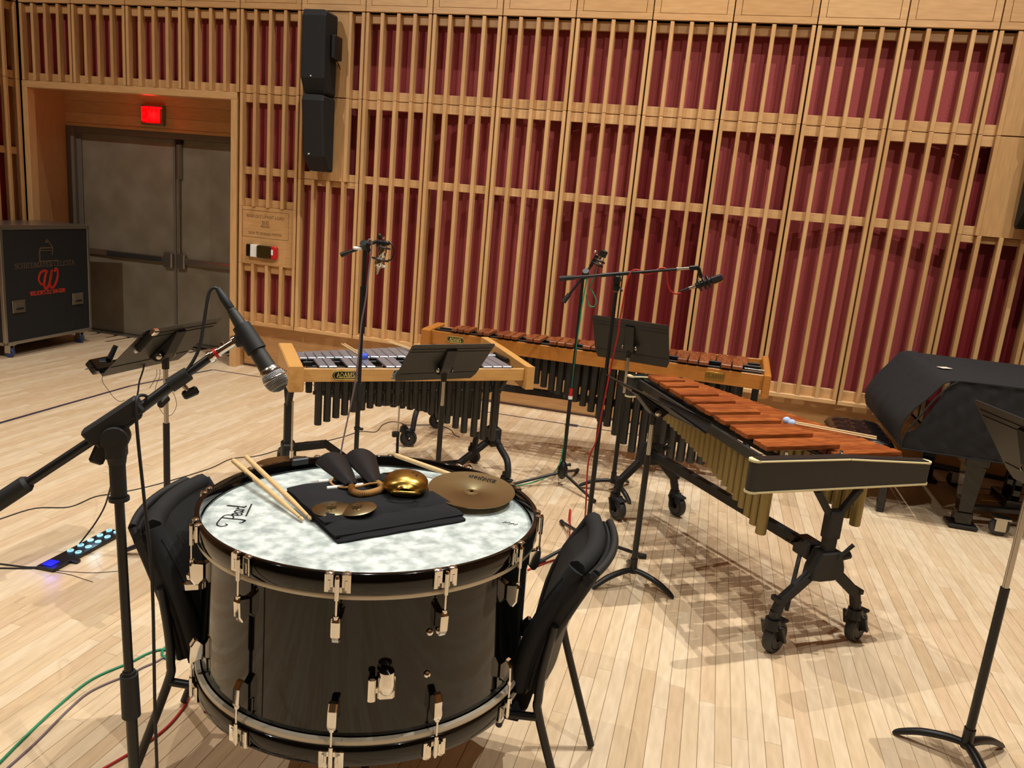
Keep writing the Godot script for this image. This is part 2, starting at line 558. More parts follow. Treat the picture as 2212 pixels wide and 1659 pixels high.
# ------------------------------------------------------------------ floor
func build_floor() -> void:
	var fl := structure("floor")
	part(fl, "subfloor", MB.new().box(Vector3(-8.2, -0.25, -8.0), Vector3(5.8, -0.012, 6.2)), M.joint)
	var bw := 0.0572
	var lens := [0.42, 0.61, 0.83, 1.06, 1.37]
	var shapes := []
	for l in lens:
		shapes.append(MB.new().box(Vector3(-bw / 2 + 0.0006, -0.012, -l / 2 + 0.0006), Vector3(bw / 2 - 0.0006, 0, l / 2 - 0.0006), 0.0011).mesh())
	# every board: position, length number, tone; the 300 that show largest are laid one by one
	var all := []
	var x := -8.1
	while x < 5.7:
		var z := -7.9 + rng.randf() * 1.2
		while z < 6.0:
			var k := rng.randi() % 5
			var l: float = lens[k]
			all.append([Vector3(x, 0, z + l / 2), k, rng.randi() % 7, 0.0])
			z += l
		x += bw
	var inv := (get_node("camera") as Camera3D).transform.affine_inverse()
	for b in all:
		var p: Vector3 = inv * (b[0] as Vector3)
		if p.z > -0.6: continue
		var u := p.x / -p.z
		var w := p.y / -p.z
		if absf(u) > 0.70 or absf(w) > 0.53: continue
		b[3] = lens[b[1]] * absf(p.y) / pow(-p.z, 3.0)
	var order := all.duplicate()
	order.sort_custom(func(a, b): return a[3] > b[3])
	var rest := MB.new()
	rest.colored = true
	for i in order.size():
		var b = order[i]
		if i < 300:
			part(fl, "plank", shapes[b[1]], M["board%d" % b[2]], Transform3D(Basis.IDENTITY, b[0]))
		else:
			var l: float = lens[b[1]]
			rest.cur = (M["board%d" % b[2]].albedo_color as Color).srgb_to_linear()
			var c: Vector3 = b[0]
			var e := 0.0006
			rest.quad(c + Vector3(-bw / 2 + e, 0, -l / 2 + e), c + Vector3(bw / 2 - e, 0, -l / 2 + e), c + Vector3(bw / 2 - e, 0, l / 2 - e), c + Vector3(-bw / 2 + e, 0, l / 2 - e), Vector3.UP)
			for sx in [-1, 1]:
				var xx: float = sx * (bw / 2 - e)
				rest.quad(c + Vector3(xx, 0, -l / 2 + e), c + Vector3(xx, 0, l / 2 - e), c + Vector3(xx, -0.01, l / 2 - e), c + Vector3(xx, -0.01, -l / 2 + e), Vector3(sx, 0, 0))
	var o := part(fl, "planks", rest, M.boards)
	o.set_meta("kind", "stuff")

# ------------------------------------------------------------------ slatted wall
var slat_cache := {}
func cached_box(a: Vector3, b: Vector3, bev: float) -> ArrayMesh:
	var s := b - a
	var key := "%.4f %.4f %.4f %.4f" % [s.x, s.y, s.z, bev]
	if not slat_cache.has(key): slat_cache[key] = MB.new().box(-s / 2, s / 2, bev).mesh()
	return slat_cache[key]

func wall_box(parent: Node, called: String, a: Vector3, b: Vector3, m: Material, bev := 0.003) -> void:
	part(parent, called, cached_box(a, b, bev), m, Transform3D(Basis.IDENTITY, (a + b) / 2))

# rails: list of [y0, y1]; slats: centres over the width; back: [depth left, depth right, material]
func acoustic_panel(parent: Node, at: Transform3D, y0: float, y1: float, rails: Array, slats: Array, back: Array, ledge := false) -> Node3D:
	var p := structure("acoustic_panel", parent)
	p.transform = at
	var g := 0.006
	var up: Material = M["wood_up%d" % (rng.randi() % 3)]
	var lv: Material = M["wood_level%d" % (rng.randi() % 3)]
	var sy := y0 + (0.034 if ledge else 0.0)
	wall_box(p, "slat", Vector3(g, sy, -0.066), Vector3(g + 0.029, y1, 0), up)
	wall_box(p, "slat", Vector3(W - g - 0.029, sy, -0.066), Vector3(W - g, y1, 0), up)
	for s in slats:
		wall_box(p, "slat", Vector3(s * W - 0.0155, sy, -0.066), Vector3(s * W + 0.0155, y1, 0), M["wood_up%d" % (rng.randi() % 3)])
	for r in rails:
		wall_box(p, "rail", Vector3(g + 0.001, r[0], -0.088), Vector3(W - g - 0.001, r[1], -0.052), lv, 0.002)
	if ledge:
		wall_box(p, "ledge", Vector3(g, y0, -0.086), Vector3(W - g, y0 + 0.034, 0.004), lv)
	var dl: float = 0.092 + back[0]
	var dr: float = 0.092 + back[1]
	var b := MB.new()
	var keep := b.xf
	b.xf = Transform3D(Basis(Vector3(1, 0, 0), Vector3(0, 0, -1), Vector3(0, 1, 0)), Vector3.ZERO)
	b.prism([Vector2(g, dl), Vector2(W - g, dr), Vector2(W - g, dr + 0.012), Vector2(g, dl + 0.012)], y0, y1)
	b.xf = keep
	part(p, "backing", b, back[2])
	# closing cheeks behind the edge slats
	wall_box(p, "cheek", Vector3(g, y0, -0.26), Vector3(g + 0.012, y1, -0.066), up, 0.0)
	wall_box(p, "cheek", Vector3(W - g - 0.012, y0, -0.26), Vector3(W - g, y1, -0.066), up, 0.0)
	return p

func flat_panel(parent: Node, at: Transform3D, y0: float, y1: float) -> void:
	var p := structure("flat_panel", parent)
	p.transform = at
	var g := 0.004
	var f := 0.052
	var m: Material = M["wood_level%d" % (rng.randi() % 3)]
	wall_box(p, "field", Vector3(f + 0.003, y0 + f + 0.003, -0.03), Vector3(W - f - 0.003, y1 - f - 0.003, -0.001), m, 0.0015)
	wall_box(p, "frame_rail", Vector3(g, y0 + g, -0.03), Vector3(W - g, y0 + f, 0), m, 0.0015)
	wall_box(p, "frame_rail", Vector3(g, y1 - f, -0.03), Vector3(W - g, y1 - g, 0), m, 0.0015)
	wall_box(p, "frame_stile", Vector3(g, y0 + f, -0.03), Vector3(f, y1 - f, 0), m, 0.0015)
	wall_box(p, "frame_stile", Vector3(W - f, y0 + f, -0.03), Vector3(W - g, y1 - f, 0), m, 0.0015)

const Y_BOTTOM := 0.441
const Y_SEAM := 2.568
const Y_TOP := 3.272

func build_back_wall() -> void:
	var wl := structure("wall_back")
	# solid wall behind the panels and the plinth under them
	part(wl, "wall_core", MB.new().box(Vector3(-4.43, 0, -7.9), Vector3(5.6, 9.3, -6.80)), M.wall_black)
	part(wl, "wall_core", MB.new().box(Vector3(-8.2, 2.62, -7.9), Vector3(-4.43, 9.3, -6.80)), M.wall_black)
	wall_box(wl, "plinth", Vector3(-4.43, 0, -6.86), Vector3(5.6, Y_BOTTOM, -6.68), M.wood_level1, 0.002)
	wall_box(wl, "upper_wall", Vector3(-8.0, 4.14, -6.81), Vector3(5.6, 9.3, -6.545), M.wood_level0, 0.0)
	var S3 := [0.256, 0.5, 0.744]
	var up_rails := [[Y_SEAM + 0.003, 2.645], [3.198, Y_TOP - 0.002]]
	var low_rails := [[0.474, 0.552], [1.853, 1.921], [2.492, Y_SEAM - 0.003]]
	# depth of the folded red backing at the left and right edge of every bay, and its colour
	var back := {0: [0.03, 0.03, M.red], 1: [0.02, 0.06, M.red], 2: [0.05, 0.03, M.deep_red], 3: [0.10, 0.02, M.red], 4: [0.02, 0.09, M.red], 5: [0.09, 0.03, M.red], 6: [0.05, 0.08, M.deep_red], 7: [0.015, 0.09, M.red], 8: [0.085, 0.02, M.red], 9: [0.03, 0.09, M.red], 10: [0.06, 0.06, M.deep_red], 11: [0.03, 0.09, M.red], 12: [0.09, 0.03, M.red], 13: [0.03, 0.06, M.deep_red], 14: [0.05, 0.05, M.red], 15: [0.05, 0.05, M.red]}
	for i in range(-4, 16):
		var at := Transform3D(Basis.IDENTITY, Vector3(X0 + i * W, 0, WZ))
		flat_panel(wl, at, Y_TOP + 0.004, 4.14)
		var slats: Array = S3
		var boarded := i == 1 or i == 10
		if boarded: slats = [0.77] if i == 1 else [0.23]
		var flat_red := [0.03, 0.03, M.red]
		if i == -4: flat_red = [0.02, 0.05, M.red]
		acoustic_panel(wl, at, Y_SEAM + 0.001, Y_TOP, up_rails, slats, flat_red)
		if i < 0: continue
		if i == 0:
			acoustic_panel(wl, at, 1.560, Y_SEAM - 0.001, [[1.562, 1.632], [1.853, 1.921], [2.492, Y_SEAM - 0.003]], S3, back[0])
			acoustic_panel(wl, at, Y_BOTTOM, 1.026, [[0.474, 0.552], [0.950, 1.024]], S3, back[0], true)
			var pp := structure("notice_board", wl)
			pp.transform = at
			wall_box(pp, "board", Vector3(0.006, 1.026, -0.09), Vector3(W - 0.006, 1.560, -0.018), M.wood_level1, 0.002)
			wall_box(pp, "edge_strip", Vector3(0.006, 1.026, -0.018), Vector3(0.034, 1.560, 0), M.wood_up0)
			wall_box(pp, "edge_strip", Vector3(W - 0.035, 1.026, -0.018), Vector3(W - 0.006, 1.560, 0), M.wood_up0)
		elif boarded:
			acoustic_panel(wl, at, 1.853, Y_SEAM - 0.001, [[1.855, 1.921], [2.492, Y_SEAM - 0.003]], slats, back[i])
			acoustic_panel(wl, at, Y_BOTTOM, 1.852, [[0.474, 0.552], [1.80, 1.851]], S3, back[i], true)
			var bx0 := 0.20 if i == 1 else 0.245
			var bx1 := 0.745 if i == 1 else 0.80
			for yy in [[1.853, Y_SEAM - 0.004], [Y_SEAM + 0.004, Y_TOP]]:
				wall_box(wl, "speaker_board", at.origin + Vector3(bx0 * W, yy[0], -0.051), at.origin + Vector3(bx1 * W, yy[1], -0.008), M.wood_up1, 0.002)
		else:
			acoustic_panel(wl, at, Y_BOTTOM, Y_SEAM - 0.001, low_rails, S3, back[i], true)
	var bb := structure("baseboard_back")
	part(bb, "moulding", MB.new().box(Vector3(-4.42, 0, -6.679), Vector3(5.5, 0.018, -6.664), 0.004), M.wood_dark)
	# notice with engraved border and lettering
	var nb := thing("notice", "engraved wooden notice with occupant limit above the pull station", "sign", Vector3(X0, 0, WZ - 0.018))
	var line := MB.new()
	for s in [[0.034, 1.278, 0.522, 1.281], [0.034, 1.525, 0.522, 1.528], [0.034, 1.278, 0.037, 1.528], [0.519, 1.278, 0.522, 1.528]]:
		line.box(Vector3(s[0], s[1], 0), Vector3(s[2], s[3], 0.0012))
	part(nb, "border", line, M.sign_ink)
	for t in [["MAX OCCUPANT LOAD", 0.028, 1.473], ["300", 0.036, 1.418], ["PERSONS", 0.017, 1.384], ["SIGN TO REMAIN POSTED", 0.022, 1.318]]:
		lettering(nb, "lettering", t[0], t[1], M.sign_ink, at_pos(Vector3(0.278, t[2], 0.0008)), 0.0012)
	var ps := thing("pull_station", "small black, white and red alarm box lying sideways under the notice", "alarm box", Vector3(-4.306, 1.097, WZ - 0.018))
	part(ps, "end_block", MB.new().box(Vector3(0, 0, 0), Vector3(0.045, 0.115, 0.05), 0.008), M.gloss_black)
	part(ps, "white_panel", MB.new().box(Vector3(0.045, 0, 0), Vector3(0.115, 0.115, 0.045), 0.003), M.white)
	part(ps, "clear_cover", MB.new().box(Vector3(0.115, -0.004, 0), Vector3(0.262, 0.115, 0.06), 0.012), M.clear_plastic)
	part(ps, "red_handle", MB.new().box(Vector3(0.262, -0.004, 0), Vector3(0.318, 0.115, 0.05), 0.01), M.pull_red)
	part(ps, "plate", MB.new().box(Vector3(0.272, 0.035, 0.05), Vector3(0.292, 0.085, 0.053), 0.001), M.white)
	build_speakers()

func build_speakers() -> void:
	for sp in [[-3.50, 0.0, "tall black column loudspeaker hanging beside the notice panel"], [2.155, 0.0, "black column loudspeaker hanging above the covered piano"]]:
		var t := thing("column_loudspeaker", sp[2], "loudspeaker", Vector3(sp[0], 0, WZ + 0.015), 0.0)
		var x0 := -0.135
		var x1 := 0.085
		for part_y in [[2.562, 3.225, 0.0, 0.0], [1.925, 2.552, 0.0, 0.05]]:
			var b := MB.new()
			b.xf = Transform3D(Basis(Vector3(0, 0, 1), Vector3(0, 1, 0), Vector3(-1, 0, 0)), Vector3.ZERO)
			# side view: (distance from the wall, height)
			var y0: float = part_y[0]
			var y1: float = part_y[1]
			var lean: float = part_y[3]
			b.prism([Vector2(0.03, y0), Vector2(0.21 - lean * 2.0, y0), Vector2(0.27 - lean, y0 + 0.12), Vector2(0.27, y1 - 0.05), Vector2(0.25, y1), Vector2(0.03, y1)], -x1, -x0 - lean * 0.3, 0.018)
			var cab := part(t, "cabinet", b, M.speaker)
			part(cab, "indicator", MB.new().tube(Vector3(-0.03, y0 + 0.135, 0.262), Vector3(-0.03, y0 + 0.135, 0.274), 0.006), M.white)
		part(t, "bracket", MB.new().box(Vector3(0.085, 2.86, 0.03), Vector3(0.13, 3.05, 0.17), 0.006), M.black)
		part(t, "bracket_plate", MB.new().box(Vector3(-0.05, 2.0, -0.02), Vector3(0.03, 3.1, 0.03), 0.003), M.black)
		part(t, "wire", MB.new().sweep(smooth([Vector3(0.1, 2.87, 0.1), Vector3(0.115, 2.83, 0.06), Vector3(0.10, 2.80, 0.0)]), 0.004, 6), M.black_cord)

# ------------------------------------------------------------------ door
func build_door() -> void:
	var tr := structure("trim_1")
	var xl := -6.79
	var xr := -4.497
	var zb := -7.16
	wall_box(tr, "jamb", Vector3(xr, 0, WZ - 0.09), Vector3(-4.432, 2.502, WZ), M.wood_up2)
	wall_box(tr, "jamb", Vector3(-6.852, 0, WZ - 0.09), Vector3(xl, 2.502, WZ), M.wood_up2)
	wall_box(tr, "head_casing", Vector3(-6.852, 2.502, WZ - 0.09), Vector3(-4.432, 2.566, WZ), M.wood_level2)
	var lv := MB.new().quad_slab([Vector3(xl, 0, WZ - 0.09), Vector3(-6.95, 0, zb), Vector3(-6.95, 2.62, zb), Vector3(xl, 2.502, WZ - 0.09)], Vector3(-0.04, 0, 0))
	part(tr, "reveal", lv, M.wood_up1)
	var rv := MB.new().quad_slab([Vector3(xr, 0, WZ - 0.09), Vector3(-4.36, 0, zb), Vector3(-4.36, 2.62, zb), Vector3(xr, 2.502, WZ - 0.09)], Vector3(0.04, 0, 0))
	part(tr, "reveal", rv, M.wood_up0)
	var sv := MB.new().quad_slab([Vector3(xl, 2.502, WZ - 0.09), Vector3(xr, 2.502, WZ - 0.09), Vector3(-4.36, 2.62, zb), Vector3(-6.95, 2.62, zb)], Vector3(0, 0.04, 0))
	part(tr, "soffit", sv, M.wood_level1)
	var hy := [2.212, 2.245, 2.35, 2.47, 2.64]
	for i in 4:
		wall_box(tr, "header_board", Vector3(-6.96, hy[i], zb - 0.06), Vector3(-4.34, hy[i + 1] - 0.0015, zb + (0.006 if i == 0 else 0.0)), M["wood_level%d" % ((i * 2) % 3)], 0.001)
	wall_box(tr, "door_frame", Vector3(-6.955, 0, zb - 0.09), Vector3(-6.86, 2.212, zb - 0.005), M.grey_frame)
	wall_box(tr, "door_frame", Vector3(-6.86, 0, zb - 0.13), Vector3(-6.80, 2.212, zb - 0.045), M.grey_frame)
	wall_box(tr, "door_frame", Vector3(-6.955, 2.15, zb - 0.13), Vector3(-4.34, 2.212, zb - 0.02), M.grey_frame)
	wall_box(tr, "door_frame", Vector3(-4.46, 0, zb - 0.13), Vector3(-4.34, 2.15, zb - 0.02), M.grey_frame)
	wall_box(tr, "threshold", Vector3(-6.95, 0, zb - 0.10), Vector3(-4.36, 0.014, zb + 0.05), M.satin)
	wall_box(tr, "blocking", Vector3(-8.0, 0, zb - 0.7), Vector3(-4.2, 2.7, zb - 0.18), M.wall_black, 0.0)
	var xm := -5.62
	for k in 2:
		var d := structure("door_%d" % (k + 1))
		var a := -6.80 if k == 0 else xm + 0.003
		var b := xm - 0.003 if k == 0 else -4.46
		wall_box(d, "leaf", Vector3(a, 0.016, zb - 0.11), Vector3(b, 2.15, zb - 0.06), M.grey_paint, 0.003)
		var zf := zb - 0.06
		wall_box(d, "kick_plate", Vector3(a + 0.03, 0.03, zf), Vector3(b - 0.03, 0.78, zf + 0.0015), M.grey_paint, 0.0)
		var pb := structure("push_bar", d)
		wall_box(pb, "rail", Vector3(a + 0.05, 0.862, zf), Vector3(b - 0.05, 0.925, zf + 0.045), M.satin, 0.006)
		wall_box(pb, "push_pad", Vector3(a + 0.33, 0.868, zf + 0.045), Vector3(b - 0.16, 0.919, zf + 0.062), M.charcoal if k == 0 else M.satin, 0.006)
		var hx := b - 0.075 if k == 0 else a + 0.075
		wall_box(pb, "latch_case", Vector3(hx - 0.055, 0.81, zf), Vector3(hx + 0.055, 0.975, zf + 0.055), M.satin, 0.012)
		if k == 1:
			part(d, "rod", MB.new().tube(Vector3(hx - 0.02, 0.97, zf + 0.03), Vector3(hx - 0.02, 2.1, zf + 0.03), 0.011), M.satin)
			wall_box(d, "rod_cover", Vector3(hx - 0.05, 1.75, zf), Vector3(hx + 0.01, 2.12, zf + 0.035), M.satin, 0.006)
			wall_box(d, "top_latch", Vector3(hx - 0.05, 2.10, zf), Vector3(hx + 0.02, 2.145, zf + 0.05), M.black, 0.006)
		else:
			wall_box(d, "astragal", Vector3(b - 0.03, 0.02, zf), Vector3(b, 2.14, zf + 0.006), M.grey_frame, 0.001)
	# exit sign: housing, lit letters
	var ex := thing("exit_sign", "lit red exit sign above the grey double doors", "sign", Vector3(-5.815, 2.37, zb + 0.006))
	part(ex, "housing", MB.new().box(Vector3(-0.13, -0.10, 0), Vector3(0.13, 0.10, 0.055), 0.006), M.satin)
	part(ex, "red_panel", MB.new().box(Vector3(-0.112, -0.082, 0.055), Vector3(0.112, 0.082, 0.058), 0.001), glow(Color(0.85, 0.03, 0.07), 0.7))
	var le := lettering(ex, "lettering", "EXIT", 0.135, glow(Color(1.0, 0.10, 0.16), 2.6), at_pos(Vector3(0, 0.0, 0.0585)), 0.003, false, 0.72)
	le.set_meta("label", "glowing red letters")
	var ol := OmniLight3D.new()
	ol.name = "exit_light"
	ol.position = Vector3(0, 0, 0.09)
	ol.light_color = Color(1, 0.12, 0.12)
	ol.light_energy = 0.25
	ol.light_size = 0.05
	ol.omni_range = 20
	ol.omni_attenuation = 2
	ol.shadow_enabled = true
	ex.add_child(ol)

# ------------------------------------------------------------------ rest of the room
func build_side_room() -> void:
	var wl := structure("wall_left")
	part(wl, "wall_core", MB.new().box(Vector3(-7.4, 0, -6.45), Vector3(-7.11, 9.3, 6.0)), M.wall_black)
	part(wl, "plinth", MB.new().box(Vector3(-7.12, 0, -6.45), Vector3(-6.99, Y_BOTTOM, 6.0)), M.wood_level1)
	part(wl, "upper_wall", MB.new().box(Vector3(-7.12, 4.14, -6.54), Vector3(-6.86, 9.3, 6.0)), M.wood_level0)
	for i in 6:
		var at := Transform3D(Basis(Vector3.UP, PI / 2), Vector3(-6.852, 0, WZ + (i + 1) * W + 0.01))
		flat_panel(wl, at, Y_TOP + 0.004, 4.14)
		acoustic_panel(wl, at, Y_SEAM + 0.001, Y_TOP, [[Y_SEAM + 0.003, 2.645], [3.198, Y_TOP - 0.002]], [0.256, 0.5, 0.744], [0.03, 0.03, M.deep_red])
		acoustic_panel(wl, at, Y_BOTTOM, Y_SEAM - 0.001, [[0.474, 0.552], [1.853, 1.921], [2.492, Y_SEAM - 0.003]], [0.256, 0.5, 0.744], [0.05, 0.05, M.deep_red], true)
	part(wl, "wall_panel", MB.new().box(Vector3(-7.12, Y_BOTTOM, WZ + 6 * W + 0.02), Vector3(-6.86, 4.14, 6.0)), M.wood_up1)
	var wr := structure("wall_right")
	part(wr, "wall_panel", MB.new().box(Vector3(5.5, 0, -6.9), Vector3(5.8, 9.3, 6.2)), M.wood_up1)
	var wf := structure("wall_front")
	part(wf, "wall_panel", MB.new().box(Vector3(-7.4, 0, 6.0), Vector3(5.8, 9.3, 6.3)), M.shell)
	var ce := structure("ceiling")
	part(ce, "ceiling_slab", MB.new().box(Vector3(-8.2, 9.3, -7.9), Vector3(5.8, 9.55, 6.3)), M.ceiling)

func build_lamps() -> void:
	for l in LAMPS:
		var p: Vector3 = l[0]
		var t := thing("ceiling_spot_lamp", "black can spotlight hung under the hall ceiling", "spotlight", p, 0.0, "spotlights under the ceiling")
		var d := ((l[1] as Vector3) - p).normalized()
		var f := aim(Vector3.ZERO, d)
		var can := MB.new()
		can.lathe([Vector2(0.0, -0.36), Vector2(0.10, -0.34), Vector2(0.115, -0.30), Vector2(0.125, 0.02), Vector2(0.117, 0.02), Vector2(0.105, -0.25)], 20, f)
		part(t, "can", can, M.black)
		part(t, "lens", MB.new().lathe([Vector2(0.0, -0.005), Vector2(0.10, -0.012)], 20, f), glow(l[4], 6.0))
		part(t, "hanger", MB.new().tube(Vector3(0, 0.3, 0), Vector3(0, 9.3 - p.y, 0), 0.012), M.black)
		var s := SpotLight3D.new()
		s.name = "beam"
		t.add_child(s)
		s.position = d * 0.03
		s.look_at_from_position(p + d * 0.03, l[1], Vector3.RIGHT)
		s.light_energy = l[2]
		s.light_color = l[4]
		s.spot_angle = l[3]
		s.spot_angle_attenuation = 0.6
		s.spot_range = 30
		s.spot_attenuation = 2
		s.light_size = 0.025
		s.shadow_enabled = true

# ------------------------------------------------------------------ keyboard instruments
# braked caster standing on the floor at p (thing's axes), rolling direction turned by a
func caster(parent: Node, p: Vector3, a: float, r := 0.055, stem_to := 0.2) -> void:
	var c := MB.new()
	var side := Vector3(cos(a), 0, -sin(a))
	var fwd := Vector3(sin(a), 0, cos(a))
	var hub := p + Vector3(0, r, 0)
	var top := p + Vector3(0, r * 2.0, 0) - fwd * r * 0.55
	for s in [-1, 1]:
		c.bar(hub + side * s * r * 0.42 + Vector3(0, -r * 0.1, 0), top + side * s * r * 0.36, r * 0.20, r * 0.8, 0.003, side)
	c.tube(top + Vector3(0, -r * 0.25, 0), top + Vector3(0, r * 0.35, 0), r * 0.55, r * 0.45, 14)
	c.tube(top + Vector3(0, r * 0.3, 0), Vector3(top.x, stem_to, top.z), r * 0.28, r * 0.28, 12)
	var o := part(parent, "caster", c, M.black)
	var w := MB.new().lathe([Vector2(r * 0.25, -r * 0.30), Vector2(r * 0.72, -r * 0.30), Vector2(r * 0.74, -r * 0.22), Vector2(r * 0.80, -r * 0.32), Vector2(r * 0.94, -r * 0.28), Vector2(r, -r * 0.14), Vector2(r, r * 0.14), Vector2(r * 0.94, r * 0.28), Vector2(r * 0.80, r * 0.32), Vector2(r * 0.74, r * 0.22), Vector2(r * 0.72, r * 0.30), Vector2(r * 0.25, r * 0.30)], 28, aim(hub, side, fwd))
	part(o, "wheel", w, M.wheel_grey)
	part(o, "brake_tab", MB.new().bar(top + Vector3(0, r * 0.05, 0), hub + fwd * r * 0.75 + Vector3(0, r * 0.95, 0), r * 0.75, r * 0.22, 0.004), M.rubber)

# two splayed legs, a hub and an upright post with a forked head, in the plane z = zz
func leg_frame(t: Node, zz: float, span: float, hub_y: float, top_y: float, fork: float, xc := 0.0, ra := 0.0, wheel := 0.055) -> void:
	var post := MB.new()
	post.box(Vector3(xc - 0.028, hub_y - 0.06, zz - 0.02), Vector3(xc + 0.028, top_y - 0.10, zz + 0.02), 0.005)
	post.box(Vector3(xc - 0.034, top_y - 0.22, zz - 0.026), Vector3(xc + 0.034, top_y - 0.095, zz + 0.026), 0.006)
	part(t, "post", post, M.black_matte)
	var fk := MB.new()
	for s in [-1, 1]:
		fk.bar(Vector3(xc + s * 0.015, top_y - 0.125, zz), Vector3(xc + s * fork, top_y, zz), 0.024, 0.03, 0.004, Vector3(0, 0, 1))
	part(t, "fork", fk, M.black_matte)
	var hb := MB.new()
	hb.prism([Vector2(xc - 0.05, hub_y + 0.06), Vector2(xc + 0.05, hub_y + 0.06), Vector2(xc + 0.08, hub_y - 0.01), Vector2(xc + 0.085, hub_y - 0.06), Vector2(xc + 0.035, hub_y - 0.07), Vector2(xc - 0.035, hub_y - 0.07), Vector2(xc - 0.085, hub_y - 0.06), Vector2(xc - 0.08, hub_y - 0.01)], zz - 0.035, zz + 0.035, 0.006)
	hb.tube(Vector3(xc + 0.06, hub_y + 0.02, zz), Vector3(xc + 0.115, hub_y + 0.035, zz + 0.01), 0.018, 0.018, 12)
	hb.tube(Vector3(xc + 0.03, hub_y + 0.03, zz + 0.03), Vector3(xc + 0.085, hub_y + 0.10, zz + 0.05), 0.007, 0.009, 8)
	part(t, "hub", hb, M.black_matte)
	for s in [-1, 1]:
		var lg := MB.new()
		var foot := Vector3(xc + s * (span - 0.02), wheel * 2.0 + 0.10, zz)
		lg.bar(Vector3(xc + s * 0.045, hub_y - 0.03, zz), foot, 0.045, 0.035, 0.006, Vector3(0, 0, 1))
		lg.bar(foot + Vector3(-s * 0.006, 0.012, 0), Vector3(xc + s * span, wheel * 2.0 + 0.02, zz), 0.042, 0.036, 0.006, Vector3(0, 0, 1))
		lg.box(foot + Vector3(s * 0.015 - 0.012, 0.0, -0.03), foot + Vector3(s * 0.015 + 0.012, 0.022, 0.022), 0.003)
		part(t, "leg", lg, M.black_matte)
		var fwd := Vector3(sin(ra), 0, cos(ra))
		caster(t, Vector3(xc + s * span, 0, zz) + fwd * wheel * 0.55, ra, wheel, wheel * 2.0 + 0.06)

